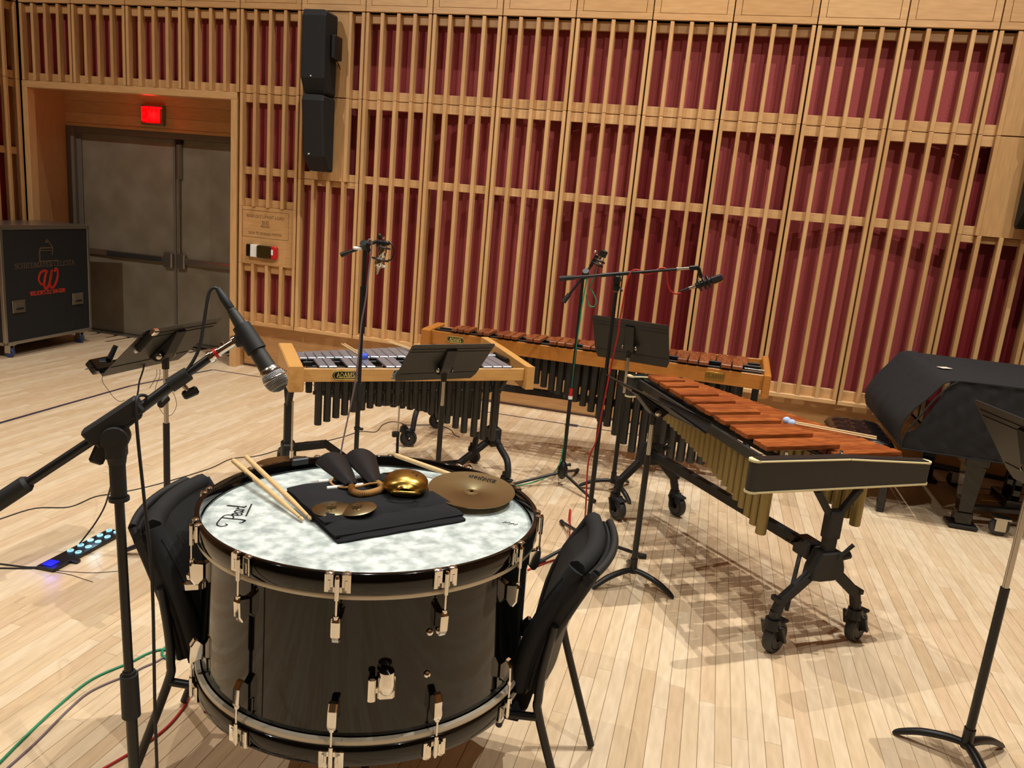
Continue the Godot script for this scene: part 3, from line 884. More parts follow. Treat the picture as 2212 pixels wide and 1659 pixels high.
func build_xylophone() -> void:
	# x across the bars (naturals at +x), -z from the low end to the high end
	var t := thing("xylophone", "xylophone with orange wooden bars, gold resonators and black end boards", "xylophone", Vector3(0.617, 0, -3.305), 0.6053)
	# end boards with cream edging
	for e in [[0.0, 0.443, 0.745, 0.878, 0.840, "end_board"], [-1.505, 0.178, 0.745, 0.868, 0.845, "end_board"]]:
		var hw: float = e[1]
		var y0: float = e[2]
		var yl: float = e[3]
		var yr: float = e[4]
		var poly := [Vector2(-hw, y0), Vector2(hw, y0), Vector2(hw, yr), Vector2(0.01, yl - 0.008), Vector2(-hw, yl - 0.004)]
		var b := MB.new()
		b.prism(poly, e[0] - 0.024, e[0] + 0.024, 0.003)
		var o := part(t, e[5], b, M.charcoal)
		for s in [0, 1]:
			var ed := MB.new()
			var y := y0 if s == 0 else 0.0
			var pts := []
			if s == 0:
				pts = [Vector3(-hw, y0, e[0]), Vector3(hw, y0, e[0])]
			else:
				pts = [Vector3(-hw, yl - 0.004, e[0]), Vector3(0.01, yl - 0.008, e[0]), Vector3(hw, yr, e[0])]
			for k in pts.size() - 1:
				ed.bar(pts[k], pts[k + 1], 0.056, 0.009, 0.003)
			for k in [0, pts.size() - 1]:
				var q: Vector3 = pts[k]
				ed.tube(q + Vector3(0, -0.0045, 0), q + Vector3(0, 0.0045, 0), 0.028, 0.028, 14)
			part(o, "edging", ed, M.cream)
			if s == 1:
				var cap := MB.new()
				for k in pts.size() - 1: cap.bar(pts[k] + Vector3(0, 0.0055, 0), pts[k + 1] + Vector3(0, 0.0055, 0), 0.050, 0.006, 0.002)
				part(o, "top_cap", cap, M.black)
		for s in [-1, 1]:
			part(o, "rounded_end", MB.new().tube(Vector3(s * hw, y0 + 0.004, e[0]), Vector3(s * hw, (yl if s < 0 else yr) - 0.006, e[0]), 0.024, 0.024, 16), M.charcoal)
	# side rails and bar rails
	part(t, "side_rail", MB.new().bar(Vector3(-0.335, 0.826, -0.02), Vector3(-0.135, 0.826, -1.49), 0.016, 0.046, 0.002), M.charcoal)
	part(t, "side_rail", MB.new().bar(Vector3(0.425, 0.80, -0.02), Vector3(0.165, 0.80, -1.49), 0.018, 0.06, 0.002), M.charcoal)
	for r in [[-0.26, -0.11, 0.842], [0.03, 0.0, 0.842], [0.09, 0.03, 0.812], [0.31, 0.13, 0.812]]:
		part(t, "bar_rail", MB.new().bar(Vector3(r[0], r[2], -0.02), Vector3(r[1], r[2], -1.49), 0.02, 0.026, 0.002), M.black)
	# bars
	var z := -0.062
	var zs := []
	for i in 29:
		var p := lerpf(0.0545, 0.0420, i / 28.0)
		zs.append([z - p / 2, p])
		z -= p
	for i in 29:
		var s: float = -zs[i][0]
		var a := 0.012
		var b := 0.392 - 0.158 * s
		var w: float = zs[i][1] - 0.0045
		var key := MB.new().box(Vector3(-(b - a) / 2, -0.011, -w / 2), Vector3((b - a) / 2, 0.011, w / 2), 0.0025)
		part(t, "natural_bar", key, M["bar%d" % (i * 7 % 3)], at_pos(Vector3((a + b) / 2, 0.854, zs[i][0])))
		resonator(t, Vector3((a + b) / 2 + 0.02, 0.80, zs[i][0]), w * 0.47, 0.79 - xylo_pipe(s, 0.30), M.gold_tube)
		# a sharp lies between this natural and the next except after E and B
		var deg := i % 7
		if i < 28 and deg != 2 and deg != 6:
			var s2: float = (zs[i][0] + zs[i + 1][0]) / 2.0
			var a2 := -0.338 + 0.145 * -s2
			var b2 := 0.058 - 0.02 * -s2
			var key2 := MB.new().box(Vector3(-(b2 - a2) / 2, -0.011, -w / 2), Vector3((b2 - a2) / 2, 0.011, w / 2), 0.0025)
			part(t, "sharp_bar", key2, M["bar%d" % (i * 5 % 3)], at_pos(Vector3((a2 + b2) / 2, 0.886, s2)))
			part(t, "bar_cord", MB.new().tube(Vector3(a2 + 0.06, 0.878, s2 + w / 2 + 0.002), Vector3(a2 + 0.06, 0.85, s2 + w / 2 + 0.002), 0.004, 0.004, 6), M.black)
			part(t, "bar_cord", MB.new().tube(Vector3(b2 - 0.07, 0.878, s2 + w / 2 + 0.002), Vector3(b2 - 0.07, 0.85, s2 + w / 2 + 0.002), 0.004, 0.004, 6), M.black)
	for i in 28:
		var s3: float = -(zs[i][0] + zs[i + 1][0]) / 2.0
		resonator(t, Vector3(-0.275 + 0.105 * s3, 0.80, -s3), 0.0235 - 0.003 * s3, 0.80 - xylo_pipe(s3, 0.345), M.gold_tube)
	# exposed rail and posts at the low end
	part(t, "rail_end", MB.new().box(Vector3(-0.27, 0.835, -0.085), Vector3(0.02, 0.85, -0.03), 0.003), M.black)
	for px in [-0.26, 0.02]:
		part(t, "rail_post", MB.new().tube(Vector3(px, 0.845, -0.045), Vector3(px, 0.884, -0.045), 0.007, 0.007, 10), M.chrome)
	part(t, "bar_string", MB.new().sweep(smooth([Vector3(-0.26, 0.872, -0.045), Vector3(-0.12, 0.864, -0.05), Vector3(0.02, 0.872, -0.045)]), 0.0025, 6), M.black_cord)
	leg_frame(t, 0.0, 0.222, 0.40, 0.735, 0.115, 0.0, PI / 2 + 0.35, 0.070)
	leg_frame(t, -1.478, 0.205, 0.40, 0.735, 0.075, 0.0, 0.15, 0.065)
	part(t, "beam", MB.new().bar(Vector3(0.0, 0.425, -0.03), Vector3(0.0, 0.40, -1.45), 0.034, 0.055, 0.006), M.black_matte)
	part(t, "clamp", MB.new().box(Vector3(-0.045, 0.385, -0.16), Vector3(0.03, 0.465, -0.06), 0.008), M.black)
	part(t, "clamp_lever", MB.new().bar(Vector3(-0.04, 0.44, -0.15), Vector3(-0.10, 0.45, -0.13), 0.03, 0.012, 0.004), M.black)
	part(t, "brace", MB.new().bar(Vector3(-0.015, 0.43, -0.13), Vector3(-0.155, 0.19, -0.005), 0.018, 0.012, 0.003), M.charcoal)
	# pair of yarn mallets lying on the bars
	for k in 2:
		var head := Vector3(0.10 + 0.005 * k, 0.884, -0.455 - 0.042 * k)
		var tail := Vector3(0.40 + 0.03 * k, 0.868, -0.235 - 0.03 * k)
		var m := thing("yarn_mallet", "yarn mallet with pale blue head lying on the xylophone bars", "mallet", Vector3(0.617, 0, -3.305), 0.6053, "yarn mallets on the xylophone")
		part(m, "head", MB.new().ball(head, Vector3(0.02, 0.018, 0.018), 16, 10), M.yarn)
		part(m, "shaft", MB.new().tube(head, tail, 0.0042, 0.0042, 8), M.stick)

func xylo_pipe(s: float, low: float) -> float:
	return maxf(low * pow(2.0, -s * 1.75) - 0.01, 0.035) + 0.01

func resonator(t: Node, top: Vector3, r: float, bottom: float, m: Material) -> void:
	var h := top.y - bottom
	part(t, "resonator_tube", MB.new().lathe([Vector2(0.0, 0.002), Vector2(r * 0.93, 0.0), Vector2(r, 0.003), Vector2(r, h), Vector2(r - 0.0015, h), Vector2(r - 0.0015, h * 0.3)], 14), m, at_pos(Vector3(top.x, bottom, top.z)))

func maker_plate(t: Node, c: Vector3, w: float, turn := 0.0) -> void:
	var h := w * 0.34
	var poly := []
	for i in 24:
		var a := TAU * i / 24
		poly.append(Vector2(cos(a) * h / 2 + (w / 2 - h / 2) * signf(cos(a) + 1e-6), sin(a) * h / 2))
	var o := part(t, "maker_plate", MB.new().prism(poly, 0.0, 0.002), M.gloss_black, at_pos(c, turn))
	var ring := MB.new()
	for k in [1.0, 0.88]:
		for i in 24:
			var p: Vector2 = poly[i] * k
			var q: Vector2 = poly[(i + 1) % 24] * k
			ring.stroke([p, q], h * 0.035, 0.0028)
	part(o, "border", ring, M.yellow_ink)
	lettering(o, "lettering", "ADAMS", h * 0.50, M.yellow_ink, at_pos(Vector3(0, h * 0.02, 0.002)), 0.0015, false, 0.86)
	part(o, "underline", MB.new().stroke([Vector2(-w * 0.30, -h * 0.2), Vector2(-w * 0.27, -h * 0.28), Vector2(w * 0.29, -h * 0.28), Vector2(w * 0.33, -h * 0.18)], h * 0.05, 0.0028), M.yellow_ink)

func build_vibraphone() -> void:
	# x along the front rail to the low end, -z away from the front rail
	var t := thing("vibraphone", "vibraphone with silver bars, pale wooden frame and black resonators", "vibraphone", Vector3(-2.044, 0, -3.642), 0.6611)
	part(t, "front_rail", MB.new().box(Vector3(-0.01, 0.747, -0.022), Vector3(1.29, 0.820, 0.0), 0.002), M.vib_wood)
	part(t, "back_rail", MB.new().bar(Vector3(-0.02, 0.784, -0.43), Vector3(1.30, 0.784, -0.74), 0.022, 0.072, 0.002), M.vib_wood)
	for e in [[-0.088, 0.44, 0.045, 0.842, 0.70], [1.292, 0.76, 0.05, 0.845, 0.70]]:
		# side view: depth, height
		var d: float = e[1]
		var b := MB.new()
		b.xf = Transform3D(Basis(Vector3(0, 0, -1), Vector3(0, 1, 0), Vector3(1, 0, 0)), Vector3(e[0], 0, 0))
		b.prism([Vector2(-0.035, 0.700), Vector2(0.06, 0.700), Vector2(d * 0.52, 0.745), Vector2(d, 0.745), Vector2(d, 0.875), Vector2(d * 0.55, 0.862), Vector2(0.0, 0.838), Vector2(-0.035, 0.838)], 0.0, e[2] + (0.035 if e[0] < 0 else 0.0), 0.006)
		part(t, "end_board", b, M.vib_wood)
	for sx in [0.03, 0.10, 0.20]:
		part(t, "screw", MB.new().ball(Vector3(-0.0885, 0.80 - sx * 0.15, -sx - 0.02), Vector3(0.002, 0.006, 0.006), 8, 6), M.black)
	# bars: 22 naturals at the back, 15 sharps in front, one level
	var x := 0.0
	var xs := []
	for i in 22:
		var p := lerpf(0.0495, 0.0635, i / 21.0)
		xs.append([x + p / 2, p])
		x += p
	# notes run down from F: F E D C B A G
	for i in 22:
		var f := i / 21.0
		var d0 := lerpf(0.228, 0.345, f)
		var d1 := lerpf(0.398, 0.70, f)
		var w: float = xs[i][1] - 0.006
		var bar := MB.new().box(Vector3(-w / 2, -0.0065, -(d1 - d0) / 2), Vector3(w / 2, 0.0065, (d1 - d0) / 2), 0.0025)
		part(t, "natural_bar", bar, M.alu, at_pos(Vector3(xs[i][0], 0.8265, -(d0 + d1) / 2)))
		resonator(t, Vector3(xs[i][0], 0.80, -(d0 + d1) / 2), w * 0.44, lerpf(0.62, 0.36, f), M.black_tube)
		var deg := i % 7
		if i < 21 and deg != 0 and deg != 3:
			var xm: float = (xs[i][0] + xs[i + 1][0]) / 2.0
			var e1 := lerpf(0.218, 0.325, f)
			var b2 := MB.new().box(Vector3(-w / 2, -0.0065, -(e1 - 0.006) / 2), Vector3(w / 2, 0.0065, (e1 - 0.006) / 2), 0.0025)
			part(t, "sharp_bar", b2, M.alu, at_pos(Vector3(xm, 0.8265, -(e1 + 0.006) / 2)))
			part(t, "bar_post", MB.new().box(Vector3(xm - w / 2 - 0.005, 0.80, -0.05), Vector3(xm - w / 2 - 0.001, 0.829, -0.035)), M.black)
	for r in [0.05, 0.19]:
		part(t, "bar_rail", MB.new().bar(Vector3(0.02, 0.805, -r - 0.03), Vector3(1.25, 0.805, -r * 1.4 - 0.03), 0.03, 0.018, 0.002), M.black)
	for r in [[0.26, 0.40], [0.37, 0.62]]:
		part(t, "bar_rail", MB.new().bar(Vector3(-0.01, 0.805, -r[0]), Vector3(1.25, 0.805, -r[1]), 0.03, 0.018, 0.002), M.black)
	part(t, "damper_bar", MB.new().bar(Vector3(-0.02, 0.795, -0.222), Vector3(1.27, 0.795, -0.335), 0.022, 0.02, 0.002), M.black)
	for k in 3:
		part(t, "rail_spring", MB.new().tube(Vector3(0.025 + 0.03 * k, 0.812, -0.05 - 0.05 * k), Vector3(0.085, 0.812, -0.045 - 0.05 * k), 0.006, 0.006, 8), M.black)
	part(t, "damper_pad", MB.new().tube(Vector3(1.262, 0.822, -0.42), Vector3(1.268, 0.822, -0.22), 0.016, 0.016, 10), M.black)
	# front row of pipes with the arched lower line
	var pipes := [[0.092, 0.481], [0.141, 0.500], [0.190, 0.520], [0.238, 0.535], [0.286, 0.552], [0.335, 0.562], [0.382, 0.573], [0.431, 0.583], [0.483, 0.587], [0.537, 0.585], [0.590, 0.581], [0.643, 0.566], [0.696, 0.550], [0.749, 0.528], [0.800, 0.50], [0.851, 0.469], [0.907, 0.437], [0.962, 0.405], [1.026, 0.379], [1.088, 0.358], [1.152, 0.349]]
	for p in pipes:
		resonator(t, Vector3(p[0], 0.80, -0.085), 0.0205, p[1], M.black_tube)
	part(t, "pipe_rail", MB.new().box(Vector3(0.06, 0.655, -0.09), Vector3(1.18, 0.675, -0.08), 0.002), M.black)
	maker_plate(t, Vector3(0.22, 0.784, 0.0008), 0.148)
	# stand: forked left post, curved right foot, beam
	for q in [[-0.055, -0.20, -0.02], [1.27, -0.36, 0.10]]:
		var px: float = q[0]
		var pz: float = q[1]
		var fk := MB.new()
		fk.bar(Vector3(px, 0.56, pz), Vector3(px, 0.74, pz + 0.16), 0.03, 0.035, 0.005)
		fk.bar(Vector3(px, 0.56, pz), Vector3(px, 0.74, pz - 0.16), 0.03, 0.035, 0.005)
		part(t, "fork", fk, M.black_matte)
		part(t, "post", MB.new().box(Vector3(px - 0.02, 0.22, pz - 0.03), Vector3(px + 0.02, 0.575, pz + 0.03), 0.005), M.black_matte)
		part(t, "hub", MB.new().box(Vector3(px - 0.032, 0.235, pz - 0.05), Vector3(px + 0.045, 0.35, pz + 0.05), 0.01), M.black_matte)
		for s in [-1, 1]:
			part(t, "leg", MB.new().sweep(smooth([Vector3(px, 0.30, pz + s * 0.03), Vector3(px, 0.25, pz + s * 0.15), Vector3(px, 0.215, pz + s * 0.26), Vector3(px, 0.16, pz + s * 0.295), Vector3(px, 0.11, pz + s * 0.30)]), 0.021, 10), M.black_matte)
			caster(t, Vector3(px, 0, pz + s * 0.30), 0.6, 0.048, 0.14)
	part(t, "beam", MB.new().bar(Vector3(-0.02, 0.315, -0.20), Vector3(0.16, 0.325, -0.21), 0.035, 0.045, 0.005).bar(Vector3(0.15, 0.335, -0.21), Vector3(0.42, 0.12, -0.24), 0.033, 0.042, 0.005).bar(Vector3(0.41, 0.125, -0.24), Vector3(1.05, 0.125, -0.32), 0.033, 0.042, 0.005).bar(Vector3(1.04, 0.125, -0.32), Vector3(1.25, 0.26, -0.36), 0.033, 0.042, 0.005), M.black_matte)
	part(t, "pedal_rod", MB.new().tube(Vector3(0.60, 0.79, -0.25), Vector3(0.60, 0.36, -0.25), 0.005, 0.005, 8), M.steel)
	part(t, "pedal_sleeve", MB.new().tube(Vector3(0.60, 0.37, -0.25), Vector3(0.60, 0.05, -0.22), 0.009, 0.009, 10).box(Vector3(0.565, 0.34, -0.262), Vector3(0.61, 0.375, -0.238), 0.005), M.black)
	part(t, "pedal", MB.new().box(Vector3(0.47, 0.02, -0.25), Vector3(0.73, 0.05, -0.13), 0.006), M.black_matte)
	# mallets resting on the bars
	var mal := [[Vector3(0.345, 0.852, -0.185), Vector3(0.30, 0.853, -0.55), true], [Vector3(0.365, 0.852, -0.192), Vector3(0.318, 0.853, -0.56), true], [Vector3(0.78, 0.850, -0.20), Vector3(0.61, 0.853, -0.64), true], [Vector3(0.805, 0.850, -0.21), Vector3(0.63, 0.853, -0.65), true]]
	for k in 4:
		var m := thing("rubber_mallet", "blue headed mallet lying across the silver vibraphone bars", "mallet", Vector3(-2.044, 0, -3.642), 0.6611, "blue mallets on the vibraphone")
		var q = mal[k]
		part(m, "head", MB.new().ball(q[0], Vector3(0.019, 0.0175, 0.019), 16, 10), M.blue_rubber)
		part(m, "shaft", MB.new().tube(q[0], q[1], 0.0042, 0.0042, 8), M.stick)

func build_marimba() -> void:
	# x from the high end to the low end, -z away from the front rail
	var t := thing("marimba", "long concert marimba with dark rosewood bars behind the music stands", "marimba", Vector3(-1.931, 0, -5.241), -0.0287)
	part(t, "front_rail", MB.new().box(Vector3(0, 0.742, -0.024), Vector3(2.325, 0.840, 0.0), 0.002), M.marimba_wood)
	part(t, "back_rail", MB.new().bar(Vector3(0.0, 0.79, -0.24), Vector3(2.33, 0.79, -0.70), 0.024, 0.095, 0.002), M.marimba_wood)
	for e in [[-0.065, 0.27, 0.065, 0.02], [2.325, 0.70, 0.045, 0.045]]:
		var d: float = e[1]
		var b := MB.new()
		b.xf = Transform3D(Basis(Vector3(0, 0, -1), Vector3(0, 1, 0), Vector3(1, 0, 0)), Vector3(e[0], 0, 0))
		b.prism([Vector2(-0.045, 0.70), Vector2(0.05, 0.70), Vector2(0.1, 0.735), Vector2(d, 0.735), Vector2(d, 0.862), Vector2(0.0, 0.852), Vector2(-0.045, 0.845)], 0.0, e[2], 0.006)
		part(t, "end_board", b, M.marimba_wood)
	var x := 0.085
	var xs := []
	for i in 36:
		var p := lerpf(0.0455, 0.0735, i / 35.0)
		xs.append([x + p / 2, p])
		x += p
	# from high C down: C B A G F E D
	for i in 36:
		var f := i / 35.0
		var d0 := lerpf(0.135, 0.31, f)
		var d1 := lerpf(0.24, 0.66, f)
		var w: float = xs[i][1] - 0.007
		part(t, "natural_bar", MB.new().box(Vector3(-w / 2, -0.011, -(d1 - d0) / 2), Vector3(w / 2, 0.011, (d1 - d0) / 2), 0.0025), M["rose%d" % (i * 7 % 3)], at_pos(Vector3(xs[i][0], 0.834, -(d0 + d1) / 2)))
		var deg := i % 7
		if i < 35 and deg != 0 and deg != 4:
			var xm: float = (xs[i][0] + xs[i + 1][0]) / 2.0
			var e0 := -0.012
			var e1 := lerpf(0.155, 0.345, f)
			part(t, "sharp_bar", MB.new().box(Vector3(-w / 2, -0.012, -(e1 - e0) / 2), Vector3(w / 2, 0.012, (e1 - e0) / 2), 0.003), M["rose%d" % (i * 5 % 3)], at_pos(Vector3(xm, 0.867, -(e0 + e1) / 2)))
			for sx in [-1.0]:
				part(t, "bar_post", MB.new().tube(Vector3(xm + sx * (w / 2 + 0.0035), 0.80, -0.03), Vector3(xm + sx * (w / 2 + 0.0035), 0.872, -0.03), 0.003, 0.003, 6), M.black)
	for r in [[0.03, 0.04, 0.843], [0.12, 0.26, 0.843], [0.17, 0.38, 0.812], [0.21, 0.58, 0.812]]:
		part(t, "bar_rail", MB.new().bar(Vector3(0.02, r[2], -r[0]), Vector3(2.31, r[2], -r[1]), 0.024, 0.02, 0.002), M.black)
	part(t, "bar_string", MB.new().tube(Vector3(2.2, 0.862, -0.05), Vector3(2.325, 0.862, -0.05), 0.004, 0.004, 8), M.steel)
	# pipes: long at the low end
	var curve := [[0.06, 0.66], [0.30, 0.63], [0.55, 0.59], [0.80, 0.544], [0.95, 0.496], [1.13, 0.441], [1.19, 0.411], [1.318, 0.325], [1.452, 0.212], [1.522, 0.153], [1.62, 0.13], [2.3, 0.16]]
	var depth := func(xx: float) -> float:
		for k in curve.size() - 1:
			if xx <= curve[k + 1][0]:
				return lerpf(curve[k][1], curve[k + 1][1], (xx - curve[k][0]) / (curve[k + 1][0] - curve[k][0]))
		return 0.16
	for i in 35:
		var f := i / 34.0
		var xm: float = (xs[i][0] + xs[i + 1][0]) / 2.0
		resonator(t, Vector3(xm, 0.80, -lerpf(0.06, 0.12, f)), lerpf(0.019, 0.0315, f), depth.call(xm), M.black_tube)
	for i in 36:
		var f := i / 35.0
		resonator(t, Vector3(xs[i][0], 0.80, -lerpf(0.19, 0.47, f)), lerpf(0.019, 0.031, f), minf(depth.call(xs[i][0]) + 0.05, 0.68), M.black_tube)
	maker_plate(t, Vector3(0.19, 0.795, 0.0008), 0.135)
	var pl := part(t, "name_plate", MB.new().box(Vector3(-0.062, -0.027, 0), Vector3(0.062, 0.027, 0.002), 0.0006), M.brass, at_pos(Vector3(2.02, 0.790, 0.0006)))
	lettering(pl, "lettering", "CLASSIC", 0.024, M.ink, at_pos(Vector3(0, 0.0, 0.002)), 0.001, true, 0.95)
	# end frames on casters and the long beam between them
	for q in [[-0.02, 0.255, -0.085], [2.30, 0.30, -0.34]]:
		var px: float = q[0]
		var pz: float = q[2]
		part(t, "post", MB.new().box(Vector3(px - 0.022, 0.30, pz - 0.03), Vector3(px + 0.022, 0.74, pz + 0.03), 0.005), M.black_matte)
		part(t, "hub", MB.new().box(Vector3(px - 0.04, 0.36, pz - 0.06), Vector3(px + 0.04, 0.50, pz + 0.06), 0.01), M.black_matte)
		for s in [-1, 1]:
			var reach: float = 0.275
			part(t, "leg", MB.new().sweep(smooth([Vector3(px, 0.37, pz + s * 0.04), Vector3(px, 0.31, pz + s * 0.15), Vector3(px, 0.24, pz + s * 0.235), Vector3(px, 0.13, pz + s * reach)]), 0.02, 10), M.black_matte)
			caster(t, Vector3(px - 0.03, 0, pz + s * reach), PI / 2 + 0.3, 0.062, 0.16)
	part(t, "beam", MB.new().bar(Vector3(0.0, 0.462, -0.12), Vector3(2.28, 0.45, -0.30), 0.034, 0.05, 0.005), M.black_matte)

# ------------------------------------------------------------------ piano under its cover, bench, flight case, chairs
func build_piano() -> void:
	var t := thing("grand_piano", "grand piano under a quilted black cover beside the slatted wall", "piano", Vector3(1.2, 0, -5.2))
	# cover: sheet over lid, keyboard end and front side; x from the keyboard end, z 0 at the front side
	var end_rows := []
	var nz := FastNoiseLite.new()
	nz.seed = 9
	nz.frequency = 6.0
	# profile of the keyboard end: bottom hem, bulge over the keys, slope up to the lid
	var prof := [Vector2(0.075, 0.50), Vector2(0.06, 0.56), Vector2(0.055, 0.62), Vector2(0.075, 0.68), Vector2(0.115, 0.75), Vector2(0.165, 0.82), Vector2(0.215, 0.89), Vector2(0.25, 0.935), Vector2(0.29, 0.955), Vector2(0.36, 0.958)]
	for i in prof.size():
		var row := []
		for j in 25:
			var z := lerpf(0.0, -1.24, j / 24.0)
			var bump := nz.get_noise_2d(i * 0.11, z * 0.9) * 0.014 * (1.0 if i > 1 and i < 8 else 0.3)
			row.append(Vector3(prof[i].x - bump, prof[i].y + bump * 0.4, z))
		end_rows.append(row)
	part(t, "cover_end", MB.new().sheet(end_rows, 0.006), M.cloth)
	var top_rows := []
	for i in 22:
		var row := []
		var x := lerpf(0.355, 3.0, i / 21.0)
		for j in 14:
			var z := lerpf(0.0, -1.24, j / 13.0)
			row.append(Vector3(x, 0.958 + nz.get_noise_2d(x * 0.6 + 9, z * 0.9) * 0.004 - 0.008 * pow(absf(j / 13.0 - 0.5) * 2.0, 6.0), z))
		top_rows.append(row)
	part(t, "cover_top", MB.new().sheet(top_rows, 0.006), M.cloth)
	# front side hangs quilted: diagonal seams pulled in
	var side := []
	for i in 15:
		var row := []
		var f := i / 14.0
		var y := lerpf(0.955, 0.485, f)
		for j in 76:
			var x := lerpf(0.0, 3.0, j / 75.0)
			var left := 0.29 - 0.21 * f if f < 0.75 else 0.075 + (f - 0.75) * 0.06
			var xx := left + (3.0 - left) * (x / 3.0)
			var d1 := absf(fposmod((xx + y) / 0.15, 1.0) - 0.5) * 2.0
			var d2 := absf(fposmod((xx - y) / 0.15, 1.0) - 0.5) * 2.0
			var puff := 0.011 * (1.0 - pow(maxf(d1, d2), 4.0))
			row.append(Vector3(xx, y, 0.012 * sin(f * PI) + puff + 0.004))
		side.append(row)
	part(t, "cover_side", MB.new().sheet(side, 0.005), M.cloth)
	part(t, "cover_piping", MB.new().sweep(smooth([Vector3(2.9, 0.962, 0.012), Vector3(1.2, 0.962, 0.012), Vector3(0.42, 0.962, 0.012), Vector3(0.31, 0.945, 0.014), Vector3(0.23, 0.86, 0.022), Vector3(0.15, 0.72, 0.03), Vector3(0.085, 0.58, 0.024), Vector3(0.078, 0.49, 0.016)]), 0.006, 8), M.cloth)
	part(t, "cover_hem", MB.new().sweep([Vector3(0.085, 0.49, 0.014), Vector3(1.5, 0.487, 0.012), Vector3(2.95, 0.487, 0.012)], 0.005, 6), M.cloth)
	# case underside, legs on a dolly with big casters
	part(t, "case_bottom", MB.new().box(Vector3(0.25, 0.52, -1.20), Vector3(3.0, 0.60, -0.04), 0.01), M.gloss_black)
	part(t, "lyre", MB.new().box(Vector3(0.95, 0.10, -0.70), Vector3(1.0, 0.52, -0.66), 0.004).box(Vector3(0.95, 0.10, -0.55), Vector3(1.0, 0.52, -0.51), 0.004).box(Vector3(0.90, 0.06, -0.76), Vector3(1.06, 0.13, -0.45), 0.006), M.gloss_black)
	for k in 3:
		part(t, "pedal", MB.new().bar(Vector3(0.92, 0.085, -0.66 + 0.055 * k), Vector3(0.78, 0.075, -0.66 + 0.055 * k), 0.02, 0.01, 0.003), M.brass)
	for lp in [Vector3(0.55, 0, -0.12), Vector3(0.55, 0, -1.10), Vector3(2.6, 0, -0.6)]:
		var lg := MB.new()
		for s in [[0.10, 0.42, 0.038, 0.058]]:
			var a: float = s[2]
			var b: float = s[3]
			var lo := s[0] as float
			var hi := s[1] as float
			for q in 4:
				var c0 := Vector3([-1, 1, 1, -1][q], 0, [-1, -1, 1, 1][q])
				var c1 := Vector3([-1, 1, 1, -1][(q + 1) % 4], 0, [-1, -1, 1, 1][(q + 1) % 4])
				lg.quad(lp + c0 * a + Vector3(0, lo, 0), lp + c1 * a + Vector3(0, lo, 0), lp + c1 * b + Vector3(0, hi, 0), lp + c0 * b + Vector3(0, hi, 0), (c0 + c1).normalized())
		lg.box(lp + Vector3(-0.075, 0.42, -0.075), lp + Vector3(0.075, 0.53, 0.075), 0.008)
		lg.box(lp + Vector3(-0.05, 0.025, -0.05), lp + Vector3(0.05, 0.11, 0.05), 0.006)
		var lo2 := part(t, "leg", lg, M.gloss_black)
		part(lo2, "foot_plate", MB.new().box(lp + Vector3(-0.085, 0.005, -0.075), lp + Vector3(0.085, 0.03, 0.075), 0.005), M.black)
		var cp: Vector3 = lp + Vector3(0.20, 0, 0.06)
		var ct := MB.new().box(cp + Vector3(-0.05, 0.115, -0.045), cp + Vector3(0.05, 0.125, 0.045), 0.002)
		ct.box(cp + Vector3(-0.032, 0.035, 0.028), cp + Vector3(0.032, 0.118, 0.034), 0.002).box(cp + Vector3(-0.032, 0.035, -0.034), cp + Vector3(0.032, 0.118, -0.028), 0.002)
		var co := part(t, "dolly_caster", ct, M.steel)
		part(co, "wheel", MB.new().lathe([Vector2(0.01, -0.02), Vector2(0.045, -0.02), Vector2(0.058, -0.012), Vector2(0.06, 0.0), Vector2(0.058, 0.012), Vector2(0.045, 0.02), Vector2(0.01, 0.02)], 26, aim(cp + Vector3(0, 0.06, 0), Vector3(0, 0, 1))), M.wheel_grey)
		part(t, "dolly_arm", MB.new().bar(lp + Vector3(0, 0.135, 0), lp + Vector3(0.95, 0.135, -0.25 if lp.z > -0.8 else 0.25), 0.05, 0.03, 0.004), M.black)
	var lab := thing("paper_label", "small pale paper label stuck on the piano cover", "label", Vector3(1.2 + 0.36, 0.966, -5.2 - 0.46), 0.5)
	part(lab, "slip", MB.new().box(Vector3(-0.04, 0, -0.028), Vector3(0.04, 0.0012, 0.028)), M.paper)
	# bench
	var b := thing("piano_bench", "tufted black leather piano bench beside the covered piano", "bench", Vector3(1.115, 0, -5.66))
	var rows := []
	for i in 31:
		var row := []
		for j in 19:
			var x := lerpf(-0.185, 0.185, j / 18.0)
			var z := lerpf(-0.34, 0.34, i / 30.0)
			var ex := 1.0 - pow(absf(x) / 0.185, 6.0)
			var ez := 1.0 - pow(absf(z) / 0.34, 8.0)
			var d := 1.0
			for u in 5:
				for w in 3:
					var q := Vector2(x, z).distance_to(Vector2(-0.115 + 0.115 * w, -0.25 + 0.125 * u))
					d = minf(d, q / 0.055)
			row.append(Vector3(x, 0.415 + 0.075 * sqrt(maxf(ex * ez, 0.0)) * (0.75 + 0.25 * clampf(d, 0.0, 1.0)), z))
		rows.append(row)
	part(b, "cushion", MB.new().sheet(rows, 0.012), M.leather)
	var bf := MB.new().box(Vector3(-0.18, 0.345, -0.335), Vector3(0.18, 0.425, 0.335), 0.008)
	part(b, "apron", bf, M.gloss_black)
	for sx in [-1, 1]:
		for sz in [-1, 1]:
			part(b, "leg", MB.new().box(Vector3(sx * 0.155 - 0.024, 0, sz * 0.305 - 0.024), Vector3(sx * 0.155 + 0.024, 0.35, sz * 0.305 + 0.024), 0.006), M.gloss_black)

